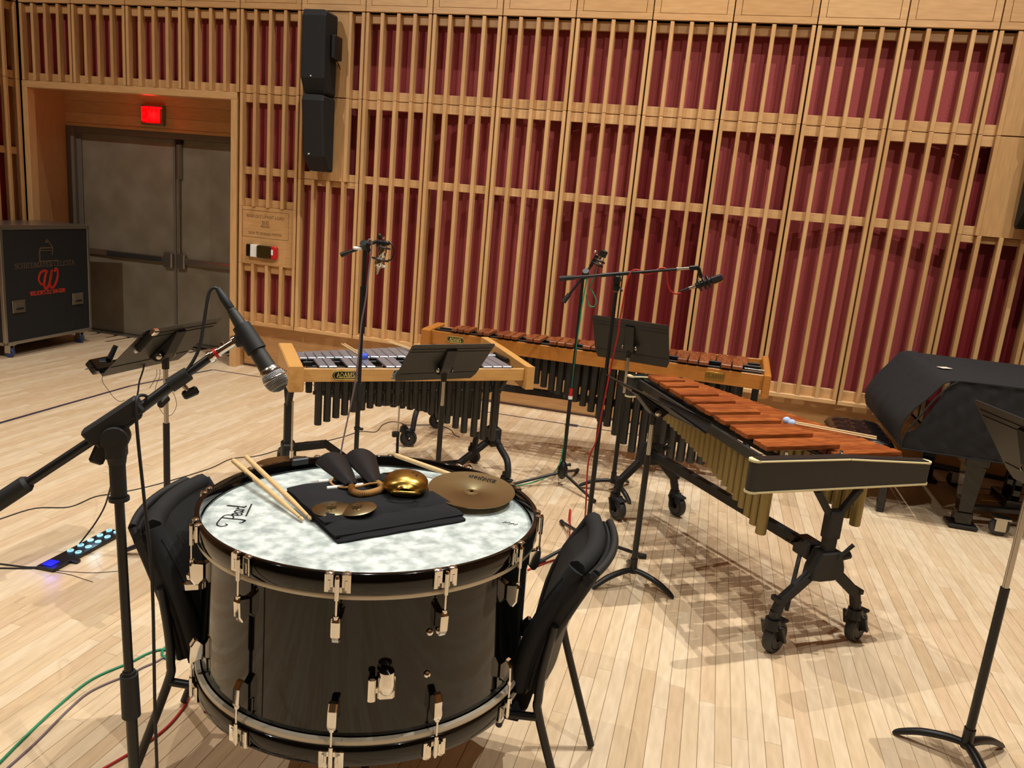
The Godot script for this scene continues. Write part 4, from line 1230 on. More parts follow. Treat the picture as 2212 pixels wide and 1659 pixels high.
func build_flight_case() -> void:
	# front face looks to +x
	var t := thing("flight_case", "black flight case with metal edges and red script letter by the doors", "flight case", Vector3(-6.205, 0, -6.14), 0.084)
	var d := -0.52
	var z0 := -0.545
	var z1 := 0.575
	part(t, "body", MB.new().box(Vector3(d, 0.125, z0), Vector3(-0.004, 1.20, z1), 0.004), M.black_soft)
	var ed := MB.new()
	for y in [0.125, 1.175]:
		ed.box(Vector3(-0.03, y, z0 - 0.004), Vector3(0.004, y + 0.03, z1 + 0.004), 0.003)
		ed.box(Vector3(d - 0.004, y, z0 - 0.004), Vector3(d + 0.03, y + 0.03, z1 + 0.004), 0.003)
		for z in [z0 - 0.004, z1 - 0.026]:
			ed.box(Vector3(d, y, z), Vector3(0.002, y + 0.03, z + 0.03), 0.003)
	for z in [z0 - 0.004, z1 - 0.028]:
		for x in [-0.028, d - 0.004]:
			ed.box(Vector3(x, 0.13, z), Vector3(x + 0.032, 1.2, z + 0.032), 0.003)
	part(t, "metal_edging", ed, M.satin)
	part(t, "lid", MB.new().box(Vector3(d - 0.003, 1.205, z0 - 0.003), Vector3(0.003, 1.215, z1 + 0.003), 0.002), M.satin)
	part(t, "lid_seam", MB.new().box(Vector3(-0.10, 0.15, z0 - 0.006), Vector3(-0.085, 1.17, z0 - 0.002)), M.black)
	part(t, "lid_seam", MB.new().box(Vector3(-0.14, 0.15, z0 - 0.007), Vector3(-0.115, 1.17, z0 - 0.002), 0.001), M.satin)
	for zz in [0.405, -0.355]:
		var h := MB.new()
		var y := 0.475 if zz > 0 else 0.475
		h.box(Vector3(0, y - 0.058, zz - 0.075), Vector3(0.006, y + 0.058, zz + 0.075), 0.002)
		var hn := part(t, "recessed_handle", h, M.steel)
		part(hn, "dish", MB.new().box(Vector3(0.006, y - 0.035, zz - 0.05), Vector3(0.008, y + 0.035, zz + 0.05), 0.001), M.satin)
		part(hn, "grip", MB.new().bar(Vector3(0.012, y - 0.02, zz - 0.042), Vector3(0.012, y - 0.02, zz + 0.042), 0.016, 0.02, 0.004), M.black)
	for sx in [-0.06, d + 0.06]:
		for sz in [z0 + 0.11, z1 - 0.10]:
			var c := Vector3(sx, 0, sz)
			var fk := MB.new().box(c + Vector3(-0.04, 0.112, -0.04), c + Vector3(0.04, 0.125, 0.04), 0.002)
			fk.box(c + Vector3(-0.03, 0.04, -0.024), c + Vector3(0.03, 0.115, -0.020), 0.001).box(c + Vector3(-0.03, 0.04, 0.020), c + Vector3(0.03, 0.115, 0.024), 0.001)
			var o := part(t, "caster", fk, M.steel)
			part(o, "wheel", MB.new().lathe([Vector2(0.008, -0.018), Vector2(0.044, -0.018), Vector2(0.05, -0.01), Vector2(0.05, 0.01), Vector2(0.044, 0.018), Vector2(0.008, 0.018)], 22, aim(c + Vector3(0, 0.05, 0), Vector3(0, 0, 1))), M.blue_wheel)
	# lettering on the front: frame with x to the right (towards -z), y up
	var f := Transform3D(Basis(Vector3(0, 0, -1), Vector3(0, 1, 0), Vector3(1, 0, 0)), Vector3(-0.0035, 0, 0))
	lettering(t, "lettering", "SCHIEDMAYER CELESTA", 0.047, M.tan_print, f * at_pos(Vector3(-0.045, 0.843, 0)), 0.002, true, 0.98)
	lettering(t, "lettering", "WILSON'S 312 304-6200", 0.038, M.red_print, f * at_pos(Vector3(-0.035, 0.577, 0)), 0.002, true, 0.76)
	var em := MB.new()
	em.xf = f * at_pos(Vector3(-0.02, 0.955, 0))
	em.stroke([Vector2(-0.10, -0.085), Vector2(-0.10, 0.02), Vector2(-0.085, 0.045), Vector2(0.04, 0.045), Vector2(0.07, 0.045)], 0.014, 0.002)
	em.stroke([Vector2(-0.085, 0.02), Vector2(0.05, 0.02)], 0.008, 0.002)
	em.stroke([Vector2(0.07, 0.045), Vector2(0.0, 0.125), Vector2(-0.02, 0.10), Vector2(0.01, 0.10)], 0.010, 0.002)
	em.stroke([Vector2(0.07, 0.045), Vector2(0.06, -0.02)], 0.010, 0.002)
	em.stroke([Vector2(-0.10, -0.08), Vector2(0.13, -0.08)], 0.009, 0.002)
	part(t, "emblem", em, M.tan_print)
	var sc := MB.new()
	sc.xf = f * at_pos(Vector3(-0.02, 0.70, 0))
	sc.stroke(smooth2([Vector2(-0.075, -0.045), Vector2(-0.105, -0.035), Vector2(-0.125, 0.01), Vector2(-0.10, 0.065), Vector2(-0.05, 0.085), Vector2(-0.015, 0.075)]), 0.020, 0.002)
	sc.stroke(smooth2([Vector2(-0.02, 0.08), Vector2(-0.045, 0.02), Vector2(-0.06, -0.05), Vector2(-0.045, -0.085), Vector2(-0.015, -0.075), Vector2(0.02, -0.01), Vector2(0.045, 0.08)]), 0.024, 0.002)
	sc.stroke(smooth2([Vector2(0.045, 0.08), Vector2(0.02, 0.0), Vector2(0.015, -0.06), Vector2(0.04, -0.085), Vector2(0.08, -0.06), Vector2(0.115, 0.01), Vector2(0.12, 0.07), Vector2(0.10, 0.095), Vector2(0.085, 0.075)]), 0.022, 0.002)
	part(t, "script_letter", sc, M.red_print)

func chair(called: String, label: String, at: Vector3, turn: float) -> Node3D:
	# upholstered stacking chair; the sitter looks along +x, the back stands at x = -0.22
	var t := thing(called, label, "chair", at, turn, "chairs under the bass drum")
	var seat := []
	for i in 13:
		var row := []
		for j in 13:
			var x := lerpf(-0.21, 0.24, i / 12.0)
			var z := lerpf(-0.215, 0.215, j / 12.0)
			var e := (1.0 - pow(absf(i / 6.0 - 1.0), 8.0)) * (1.0 - pow(absf(j / 6.0 - 1.0), 8.0))
			row.append(Vector3(x, 0.365 + 0.04 * sqrt(maxf(e, 0.0)), z))
		seat.append(row)
	part(t, "seat", MB.new().sheet(seat, 0.03), M.black_soft)
	# back pad: contoured profile (x, y), thick and rounded at the rims
	var prof := [Vector2(-0.205, 0.455), Vector2(-0.212, 0.50), Vector2(-0.222, 0.56), Vector2(-0.238, 0.63), Vector2(-0.262, 0.71), Vector2(-0.290, 0.765), Vector2(-0.318, 0.81), Vector2(-0.332, 0.83)]
	for side in [["back_pad", 0.0, M.black_soft, 0.050, 0.215], ["back_shell", -0.052, M.black_matte, 0.022, 0.220]]:
		var g := []
		for i in prof.size():
			var row := []
			for j in 15:
				var z := lerpf(-1.0, 1.0, j / 14.0)
				var w: float = side[4] * (0.86 + 0.14 * sin(PI * clampf((prof[i].y - 0.43) / 0.5, 0, 1)))
				if i == prof.size() - 1: w *= 0.9
				row.append(Vector3(prof[i].x + side[1] + 0.03 * (1.0 - z * z) * -1.0 + 0.03, prof[i].y, z * w))
			g.append(row)
		part(t, side[0], MB.new().sheet(g, side[3]).sweep(smooth([g[0][0] + Vector3(-0.02, 0, 0), g[3][0] + Vector3(-0.02, 0, 0), g[7][0] + Vector3(-0.02, 0, 0)], 4), side[3] * 0.52, 8).sweep(smooth([g[0][14] + Vector3(-0.02, 0, 0), g[3][14] + Vector3(-0.02, 0, 0), g[7][14] + Vector3(-0.02, 0, 0)], 4), side[3] * 0.52, 8).sweep(g[7].map(func(p): return p + Vector3(-0.02, 0, 0)), side[3] * 0.52, 8), side[2])
	for s in [-1, 1]:
		var z: float = s * 0.225
		part(t, "front_leg", MB.new().sweep(smooth([Vector3(0.10, 0.355, z), Vector3(0.17, 0.345, z), Vector3(0.205, 0.30, z), Vector3(0.235, 0.012, z)], 5), 0.0125, 8), M.black)
		part(t, "rear_leg", MB.new().sweep(smooth([Vector3(-0.285, 0.68, z), Vector3(-0.268, 0.56, z), Vector3(-0.262, 0.46, z), Vector3(-0.275, 0.38, z), Vector3(-0.40, 0.012, z)], 5), 0.0125, 8), M.black)
	for s in [-1, 1]:
		part(t, "seat_rail", MB.new().tube(Vector3(-0.265, 0.40, s * 0.225), Vector3(0.12, 0.352, s * 0.225), 0.0115, 0.0115, 8), M.black)
	for x in [-0.285, 0.215]:
		part(t, "stretcher", MB.new().tube(Vector3(0.14 if x > 0 else -0.16, 0.350, -0.225), Vector3(0.14 if x > 0 else -0.16, 0.350, 0.225), 0.010, 0.010, 8), M.black)
	return t

func build_chairs() -> void:
	chair("stacking_chair", "black padded chair holding up the drum beside the tripod boom stand with red cable", Vector3(-0.575, 0, -2.06), PI + 0.04)
	chair("stacking_chair", "black padded chair holding up the drum beside the vocal microphone stand", Vector3(-1.100, 0, -1.905), 0.29)

# ------------------------------------------------------------------ bass drum
const DRUM_AT := Vector3(-0.845, 0.902, -1.91)
const DR := 0.47
const LUG0 := 0.2531

func drum_frame() -> Transform3D:
	var n := Vector3(-0.016, 1, -0.03).normalized()
	var x := n.cross(Vector3(0, 0, 1)).normalized()
	return Transform3D(Basis(x, n, x.cross(n).normalized()), DRUM_AT)

func ring_at(a: float, r: float, y: float) -> Vector3:
	return Vector3(cos(a) * r, y, sin(a) * r)

func build_bass_drum() -> void:
	var t := thing("bass_drum", "glossy black concert bass drum with white head lying flat on chairs", "drum", Vector3.ZERO)
	t.transform = drum_frame()
	part(t, "shell", MB.new().lathe([Vector2(0.452, -0.455), Vector2(0.452, -0.03)], 96), M.gloss_black)
	part(t, "shell_inside", MB.new().lathe([Vector2(0.442, -0.05), Vector2(0.442, -0.45)], 64), M.wood_dark)
	var hoop_prof := [Vector2(0.4545, -0.0515), Vector2(0.469, -0.0515), Vector2(0.471, -0.049), Vector2(0.471, -0.002), Vector2(0.469, 0.0), Vector2(0.4585, 0.0), Vector2(0.4565, -0.002), Vector2(0.4565, -0.033), Vector2(0.4545, -0.036)]
	var hp := part(t, "batter_hoop", MB.new().lathe(hoop_prof, 128), M.gloss_black)
	part(hp, "hoop_strip", MB.new().lathe([Vector2(0.455, -0.064), Vector2(0.4665, -0.064), Vector2(0.468, -0.058), Vector2(0.4665, -0.0515), Vector2(0.455, -0.0515)], 128), M.strip)
	var lh := []
	for p in hoop_prof: lh.append(Vector2(p.x, p.y - 0.4355))
	var hp2 := part(t, "bottom_hoop", MB.new().lathe(lh, 128), M.gloss_black)
	part(hp2, "hoop_strip", MB.new().lathe([Vector2(0.455, -0.4355), Vector2(0.4665, -0.4355), Vector2(0.469, -0.428), Vector2(0.4665, -0.4205), Vector2(0.455, -0.4205)], 128), M.strip)
	part(t, "batter_head", MB.new().lathe([Vector2(0.455, -0.037), Vector2(0.448, -0.0345), Vector2(0.0, -0.034)], 96), M.head)
	part(t, "bottom_head", MB.new().lathe([Vector2(0.0, -0.458), Vector2(0.452, -0.457)], 64), M.head)
	# tension rods, claws and lugs, twelve round each hoop
	var claw := MB.new()
	for s in [-1, 1]:
		claw.box(Vector3(s * 0.019 - 0.0105, -0.043, -0.003), Vector3(s * 0.019 + 0.0105, 0.002, 0.004), 0.0015)
		claw.box(Vector3(s * 0.019 - 0.003, -0.036, 0.004), Vector3(s * 0.019 + 0.003, -0.012, 0.0055), 0.001)
		claw.ball(Vector3(s * 0.019, 0.002, -0.004), Vector3(0.0105, 0.0045, 0.009), 12, 8)
	claw.box(Vector3(-0.022, -0.043, -0.003), Vector3(0.022, -0.028, 0.004), 0.0015)
	var claw_mesh := claw.mesh()
	var rod := MB.new().tube(Vector3(0, 0.0, 0.008), Vector3(0, -0.006, 0.008), 0.0035, 0.0048, 10).tube(Vector3(0, -0.006, 0.008), Vector3(0, -0.058, 0.008), 0.0055, 0.0055, 12).tube(Vector3(0, -0.058, 0.008), Vector3(0, -0.10, 0.008), 0.0028, 0.0028, 8).mesh()
	var lug := MB.new()
	lug.xf = Transform3D(Basis(Vector3(0, 0, 1), Vector3(0, 1, 0), Vector3(-1, 0, 0)), Vector3.ZERO)
	lug.prism([Vector2(-0.019, -0.010), Vector2(0.012, -0.002), Vector2(0.016, -0.012), Vector2(0.014, -0.05), Vector2(0.004, -0.066), Vector2(-0.004, -0.068), Vector2(-0.019, -0.052)], -0.0105, 0.0105, 0.003)
	lug.xf = Transform3D.IDENTITY
	lug.tube(Vector3(0, 0.002, 0.008), Vector3(0, -0.006, 0.008), 0.0065, 0.0065, 12)
	var lug_mesh := lug.mesh()
	for i in 12:
		var a := LUG0 + TAU * i / 12
		var f := Transform3D(Basis(Vector3.UP, PI / 2 - a), ring_at(a, 0.4735, -0.001))
		var c := part(t, "claw", claw_mesh, M.chrome, f)
		part(c, "tension_rod", rod, M.chrome)
		part(t, "lug", lug_mesh, M.chrome, Transform3D(Basis(Vector3.UP, PI / 2 - a), ring_at(a, 0.4715, -0.100)))
		# the same upside down on the lower hoop
		var flip := Basis(Vector3.UP, PI / 2 - a) * Basis(Vector3(-1, 0, 0), Vector3(0, -1, 0), Vector3(0, 0, 1))
		var c2 := part(t, "claw", claw_mesh, M.chrome, Transform3D(flip, ring_at(a, 0.4735, -0.486)))
		part(c2, "tension_rod", rod, M.chrome)
		part(t, "lug", lug_mesh, M.chrome, Transform3D(flip, ring_at(a, 0.4715, -0.386)))
	# folding leg mount, bolts and brackets on the shell
	var am := LUG0 + TAU * 1.55 / 12
	var fm := Transform3D(Basis(Vector3.UP, PI / 2 - am), ring_at(am, 0.452, -0.265))
	var mt := MB.new()
	mt.lathe([Vector2(0.0, 0.03), Vector2(0.018, 0.026), Vector2(0.021, 0.0), Vector2(0.021, -0.02), Vector2(0.014, -0.03)], 16, Transform3D(Basis.IDENTITY, Vector3(0.008, 0.0, 0.02)))
	mt.box(Vector3(-0.012, -0.045, 0.0), Vector3(0.028, 0.02, 0.032), 0.006)
	mt.box(Vector3(-0.034, -0.05, 0.008), Vector3(-0.016, 0.012, 0.03), 0.004)
	mt.box(Vector3(-0.02, -0.03, 0.012), Vector3(0.0, -0.012, 0.024), 0.003)
	part(t, "leg_mount", mt, M.chrome, fm)
	for bb in [[0.57, -0.165], [0.57, -0.275], [2.98, -0.165]]:
		var aa: float = LUG0 + bb[0]
		part(t, "bolt", MB.new().lathe([Vector2(0.009, 0.0), Vector2(0.0085, 0.004), Vector2(0.005, 0.007), Vector2(0.0, 0.008)], 14, Transform3D(Basis.IDENTITY, Vector3.ZERO)), M.chrome, Transform3D(Basis(Vector3.UP, PI / 2 - aa) * Basis(Vector3.RIGHT, PI / 2), ring_at(aa, 0.452, bb[1])))
	var al := LUG0 + TAU * 4.42 / 12
	part(t, "side_bracket", MB.new().box(Vector3(-0.02, -0.03, 0.0), Vector3(0.02, 0.0, 0.045), 0.007).box(Vector3(-0.018, 0.0, 0.002), Vector3(0.018, 0.024, 0.038), 0.006), M.chrome, Transform3D(Basis(Vector3.UP, PI / 2 - al), ring_at(al, 0.452, -0.20)))
	var hg := LUG0 - TAU * 5.35 / 12
	part(t, "hoop_grip", MB.new().box(Vector3(-0.03, -0.02, -0.022), Vector3(0.03, 0.004, 0.004), 0.004), M.black, Transform3D(Basis(Vector3.UP, PI / 2 - hg), ring_at(hg, 0.471, 0.002)))
	# printed script on the head: frame lying on the head, y of the writing along d
	var o := Vector3(-0.300, -0.0338, 0.225)
	var along := Vector3(-0.37, 0, -0.93).normalized()
	var across := Vector3(along.z, 0, -along.x)
	var f := Transform3D(Basis(along, across, Vector3.UP), o)
	var ink := MB.new()
	ink.xf = f
	var k := 1.0
	var P := func(a: Array) -> Array:
		var r := []
		for q in a: r.append(Vector2(q[0], q[1]) * 0.001 * k)
		return smooth2(r, 5)
	# P
	ink.stroke(P.call([[8, -26], [16, -28], [22, -18], [26, 6], [32, 34]]), 0.0055, 0.0006)
	ink.stroke(P.call([[-24, 12], [-30, 24], [-18, 36], [4, 38], [30, 36], [48, 32], [54, 20], [44, 8], [30, 6]]), 0.0035, 0.0006)
	ink.stroke(P.call([[-24, 12], [-16, 10], [-12, 16]]), 0.003, 0.0006)
	ink.stroke(P.call([[8, -26], [0, -24], [-2, -18]]), 0.003, 0.0006)
	# e a r l
	ink.stroke(P.call([[52, -2], [62, 2], [66, 10], [60, 15], [54, 8], [53, -4], [58, -11], [67, -8]]), 0.0036, 0.0006)
	ink.stroke(P.call([[86, 10], [78, 13], [72, 4], [74, -8], [80, -9], [87, 2], [89, 12], [87, -4], [91, -9], [95, -6]]), 0.0036, 0.0006)
	ink.stroke(P.call([[96, -9], [101, 12], [104, 8], [112, 11]]), 0.0036, 0.0006)
	ink.stroke(P.call([[113, -6], [121, 12], [126, 38], [123, 40], [119, 14], [119, -6], [126, -8]]), 0.0038, 0.0006)
	ink.stroke([Vector2(0.050, -0.024), Vector2(0.142, -0.020)], 0.0042, 0.0006)
	part(t, "head_script", ink, M.ink)
	var sg := MB.new()
	sg.xf = Transform3D(Basis(Vector3(0.99, 0, 0.1), Vector3(0.1, 0, -0.99), Vector3.UP), Vector3(0.37, -0.0338, -0.105))
	for q in 7:
		sg.stroke([Vector2(q * 0.006 - 0.012, -0.008 + (q % 3) * 0.003), Vector2(q * 0.006 - 0.008, 0.010 - (q % 2) * 0.006)], 0.0012, 0.0005)
	sg.stroke([Vector2(-0.012, 0.002), Vector2(0.03, 0.004)], 0.001, 0.0005)
	part(t, "head_mark", sg, M.charcoal)

# ------------------------------------------------------------------ things lying on the drum
func on_drum(o: Node3D, at := Transform3D.IDENTITY) -> void:
	o.transform = drum_frame() * at

func build_drum_items() -> void:
	var top := -0.0335
	# folded towel: two leaves, offset
	var tw := thing("folded_towel", "navy towel folded flat on the white drum head", "towel")
	on_drum(tw)
	var corners := [Vector3(-0.283, 0, -0.015), Vector3(-0.045, 0, -0.335), Vector3(0.258, 0, -0.062), Vector3(0.012, 0, 0.235)]
	var layers := [[0.0, 0.011, 0.0], [0.0115, 0.0095, 0.012], [0.0215, 0.009, 0.03]]
	for l in 3:
		var L = layers[l]
		var g := []
		for i in 21:
			var row := []
			for j in 21:
				var u := i / 20.0
				var w := j / 20.0
				var a: Vector3 = corners[0].lerp(corners[1], u)
				var b: Vector3 = corners[3].lerp(corners[2], u)
				if l == 2: b = corners[3].lerp(corners[2], u).lerp(a, 0.22)
				if l == 1: b = b.lerp(a, 0.035)
				var p := a.lerp(b, w)
				var e := (1.0 - pow(absf(u * 2 - 1), 14.0)) * (1.0 - pow(absf(w * 2 - 1), 14.0))
				p.y = top + L[0] + L[1] * sqrt(maxf(e, 0.0)) + 0.0012 * sin(u * 23.0 + l) * sin(w * 17.0 + l * 2.0)
				row.append(p)
			g.append(row)
		part(tw, "fold", MB.new().sheet(g, L[1] * 0.6), M.towel)
	var tt := top + 0.032
	# drumsticks
	var st := [[Vector3(-0.535, 0.012, -0.118), Vector3(-0.135, top + 0.008, 0.148)], [Vector3(-0.52, 0.014, -0.165), Vector3(-0.118, top + 0.009, 0.135)], [Vector3(-0.118, 0.012, -0.425), Vector3(0.265, top + 0.006, -0.345)]]
	var names := ["pale drumstick with printed mark beside the black script on the drum head", "plain pale drumstick crossing the towel corner", "pale drumstick lying behind the small cymbal"]
	for i in 3:
		var s := thing("drumstick", names[i], "drumstick", Vector3.ZERO, 0.0, "drumsticks on the bass drum")
		var a: Vector3 = st[i][0]
		var b: Vector3 = st[i][1]
		var L := a.distance_to(b)
		on_drum(s, aim(a, b - a))
		part(s, "shaft", MB.new().lathe([Vector2(0.0, 0.0), Vector2(0.0055, 0.001), Vector2(0.0076, 0.005), Vector2(0.0078, 0.02), Vector2(0.0078, L * 0.72), Vector2(0.0042, L * 0.955)], 16), M.stick)
		part(s, "tip", MB.new().ball(Vector3(0, L * 0.975, 0), Vector3(0.0052, L * 0.025, 0.0052), 14, 8), M.stick)
		if i == 0:
			var pr := MB.new()
			pr.xf = Transform3D(Basis.IDENTITY, Vector3.ZERO)
			lettering(s, "print", "YAMAHA", 0.008, M.ink, Transform3D(Basis(Vector3(0, 1, 0), Vector3(0, 0, -1), Vector3(-1, 0, 0)), Vector3(-0.0078, L * 0.30, 0.0)), 0.0008)
	# pair of thin white rods under the bells
	for r in [[Vector3(-0.215, tt + 0.006, -0.075), Vector3(-0.085, tt + 0.006, -0.205), "thin white rod under both iron bells"], [Vector3(-0.165, tt + 0.006, -0.035), Vector3(-0.085, tt + 0.006, -0.115), "short white rod under the iron bell near the rope"]]:
		var o := thing("white_rod", r[2], "rod")
		on_drum(o, aim(r[0], r[1] - r[0]))
		var L: float = (r[1] as Vector3).distance_to(r[0])
		part(o, "shaft", MB.new().lathe([Vector2(0.0, 0.0), Vector2(0.0055, 0.001), Vector2(0.006, 0.004), Vector2(0.006, L - 0.004), Vector2(0.0055, L - 0.001), Vector2(0.0, L)], 14), M.white)
	# double bell: two flanged iron cones joined by a roped handle
	var db := thing("double_bell", "pair of black iron bells joined by a rope-wrapped handle", "bell")
	on_drum(db)
	var jn := [Vector3(-0.100, tt + 0.022, -0.060), Vector3(-0.045, tt + 0.022, -0.105)]
	var mo := [Vector3(-0.240, tt + 0.032, -0.205), Vector3(-0.183, tt + 0.032, -0.288)]
	for k in 2:
		var d: Vector3 = mo[k] - jn[k]
		var f := aim(jn[k], d, Vector3.UP)
		var L := d.length()
		var g := []
		for i in 11:
			var row := []
			var v := i / 10.0
			for j in 25:
				var a := TAU * j / 24
				var rx := lerpf(0.010, 0.046, pow(v, 0.8))
				var rz := lerpf(0.008, 0.030, pow(v, 0.8))
				var fl := 0.010 * pow(absf(cos(a)), 16.0) * (0.4 + v)
				row.append(f * Vector3(cos(a) * rz * 0.95, L * v + (0.006 * cos(a * 2.0) if i == 10 else 0.0), sin(a) * rx + signf(sin(a)) * fl * 0.0) + f.basis * Vector3(0, 0, signf(sin(a)) * 0.008 * pow(absf(sin(a)), 14.0)))
			g.append(row)
		part(db, "bell_shell", MB.new().sheet(g, 0.0022), M.iron)
		part(db, "bell_neck", MB.new().tube(jn[k] - d.normalized() * 0.018, jn[k] + d.normalized() * 0.01, 0.007, 0.010, 10), M.iron)
	var hpts := smooth([jn[0] + Vector3(0.008, -0.002, 0.012), jn[0] + Vector3(0.025, -0.008, 0.036), jn[0] + Vector3(0.058, -0.010, 0.034), jn[1] + Vector3(0.030, -0.008, 0.038), jn[1] + Vector3(0.030, -0.004, 0.014), jn[1] + Vector3(0.008, 0, 0.0)], 8)
	var wrap := MB.new()
	for q in hpts.size() - 1:
		var p0: Vector3 = hpts[q]
		var p1: Vector3 = hpts[q + 1]
		for w in 2:
			var m0 := p0.lerp(p1, w * 0.5)
			var m1 := p0.lerp(p1, w * 0.5 + 0.42)
			wrap.tube(m0, m1, 0.0088, 0.0105, 12, false)
			wrap.tube(m1, p0.lerp(p1, w * 0.5 + 0.5), 0.0105, 0.0088, 12, false)
	part(db, "rope_handle", wrap, M.rope)
	part(db, "rope_tie", MB.new().sweep(smooth([jn[0] + Vector3(-0.065, 0.0, -0.045), jn[0] + Vector3(-0.072, -0.008, -0.012), jn[0] + Vector3(-0.04, -0.014, 0.004), jn[0] + Vector3(0.015, -0.004, 0.01), jn[1] + Vector3(-0.01, 0.0, 0.02), jn[1] + Vector3(0.02, 0.008, 0.02)], 6), 0.0032, 8), M.rope)
	# finger cymbals, one leaning on the other
	for k in 2:
		var fc := thing("finger_cymbal", ["small bronze disc cymbal lying under its twin on the towel", "small bronze disc cymbal with knob leaning on its twin"][k], "cymbal", Vector3.ZERO, 0.0, "finger cymbals")
		var c: Vector3 = [Vector3(-0.078, tt + 0.001, 0.098), Vector3(-0.012, tt + 0.006, 0.078)][k]
		on_drum(fc, Transform3D(Basis(Vector3(0, 0, 1), [0.02, 0.13][k]) * Basis(Vector3(1, 0, 0), [0.05, 0.06][k]), c))
		part(fc, "disc", MB.new().lathe([Vector2(0.0, 0.0), Vector2(0.052, -0.001), Vector2(0.0535, 0.001), Vector2(0.051, 0.0025), Vector2(0.012, 0.005), Vector2(0.0, 0.006)], 48), M.cymbal)
		var kn := part(fc, "knob", MB.new().lathe([Vector2(0.0135, 0.0035), Vector2(0.0135, 0.011), Vector2(0.0125, 0.013), Vector2(0.004, 0.0135), Vector2(0.0, 0.0125)], 24), M.cymbal)
		part(kn, "hole", MB.new().tube(Vector3(0, 0.0125, 0), Vector3(0, 0.0138, 0), 0.003, 0.003, 12), M.ink)
	# brass bell with handle lug
	var bb := thing("brass_bell", "dented golden brass bell with a loop lying on the towel", "bell")
	var bc := Vector3(0.052, tt + 0.028, -0.110)
	on_drum(bb, Transform3D(Basis(Vector3.UP, 0.35), bc))
	var g2 := []
	for i in 17:
		var row := []
		var v := i / 16.0
		for j in 33:
			var a := TAU * j / 32
			var z := lerpf(0.062, -0.075, v)
			var rx := 0.066 * sqrt(maxf(0.0, 1.0 - pow(absf(v * 2.0 - 1.0), 2.8)))
			var ry := 0.036 * sqrt(maxf(0.0, 1.0 - pow(absf(v * 2.0 - 1.0), 2.8)))
			row.append(Vector3(cos(a) * rx, sin(a) * ry + 0.004, z))
		g2.append(row)
	part(bb, "body", MB.new().sheet(g2), M.brass)
	part(bb, "loop", MB.new().sweep(smooth([Vector3(-0.038, -0.004, 0.060), Vector3(-0.032, 0.004, 0.076), Vector3(0.0, 0.006, 0.082), Vector3(0.032, 0.004, 0.076), Vector3(0.040, -0.004, 0.058)]), 0.0045, 10), M.brass)
	part(bb, "rim", MB.new().lathe([Vector2(0.03, -0.004), Vector2(0.052, 0.0), Vector2(0.052, 0.002), Vector2(0.0, 0.006)], 32, Transform3D(Basis(Vector3.RIGHT, -0.35), Vector3(-0.022, 0.006, -0.082))), M.brass)
	var mk := MB.new()
	mk.xf = Transform3D(Basis(Vector3.RIGHT, -PI / 2 + 0.2), Vector3(0.022, 0.0375, 0.004))
	for q in [[[0, 0], [4, 10], [9, 12], [10, 6], [3, 4]], [[12, 2], [16, 8], [20, 6], [18, 0], [13, 0]], [[2, 16], [6, 24], [10, 18], [14, 25]], [[16, 16], [18, 24], [24, 22], [22, 16]]]:
		var pts := []
		for w in q: pts.append(Vector2(w[0] - 10, w[1] - 12) * 0.0011)
		mk.stroke(pts, 0.0011, 0.0012)
	part(bb, "ink_mark", mk, M.ink)
	# small cymbal leaning on the hoop
	var cy := thing("splash_cymbal", "thin bronze cymbal resting on the drum head near the hoop", "cymbal")
	on_drum(cy, Transform3D(Basis(Vector3(0, 0, 1), -0.05) * Basis(Vector3(1, 0, 0), 0.09), Vector3(0.218, top + 0.030, -0.235)))
	part(cy, "bow", MB.new().lathe([Vector2(0.006, 0.0), Vector2(0.02, -0.002), Vector2(0.10, 0.002), Vector2(0.133, 0.006), Vector2(0.133, 0.0072), Vector2(0.10, 0.0036), Vector2(0.025, 0.0), Vector2(0.016, -0.004), Vector2(0.006, -0.005)], 72), M.cymbal)
	var zl := lettering(cy, "lettering", "Zildjian", 0.018, M.ink, Transform3D(Basis(Vector3(-1, 0, 0), Vector3(0, 0, 1), Vector3(0, 1, 0)), Vector3(0.004, 0.0056, -0.096)), 0.0012, true, 1.0)
	zl.set_meta("label", "black lettering, upside down")

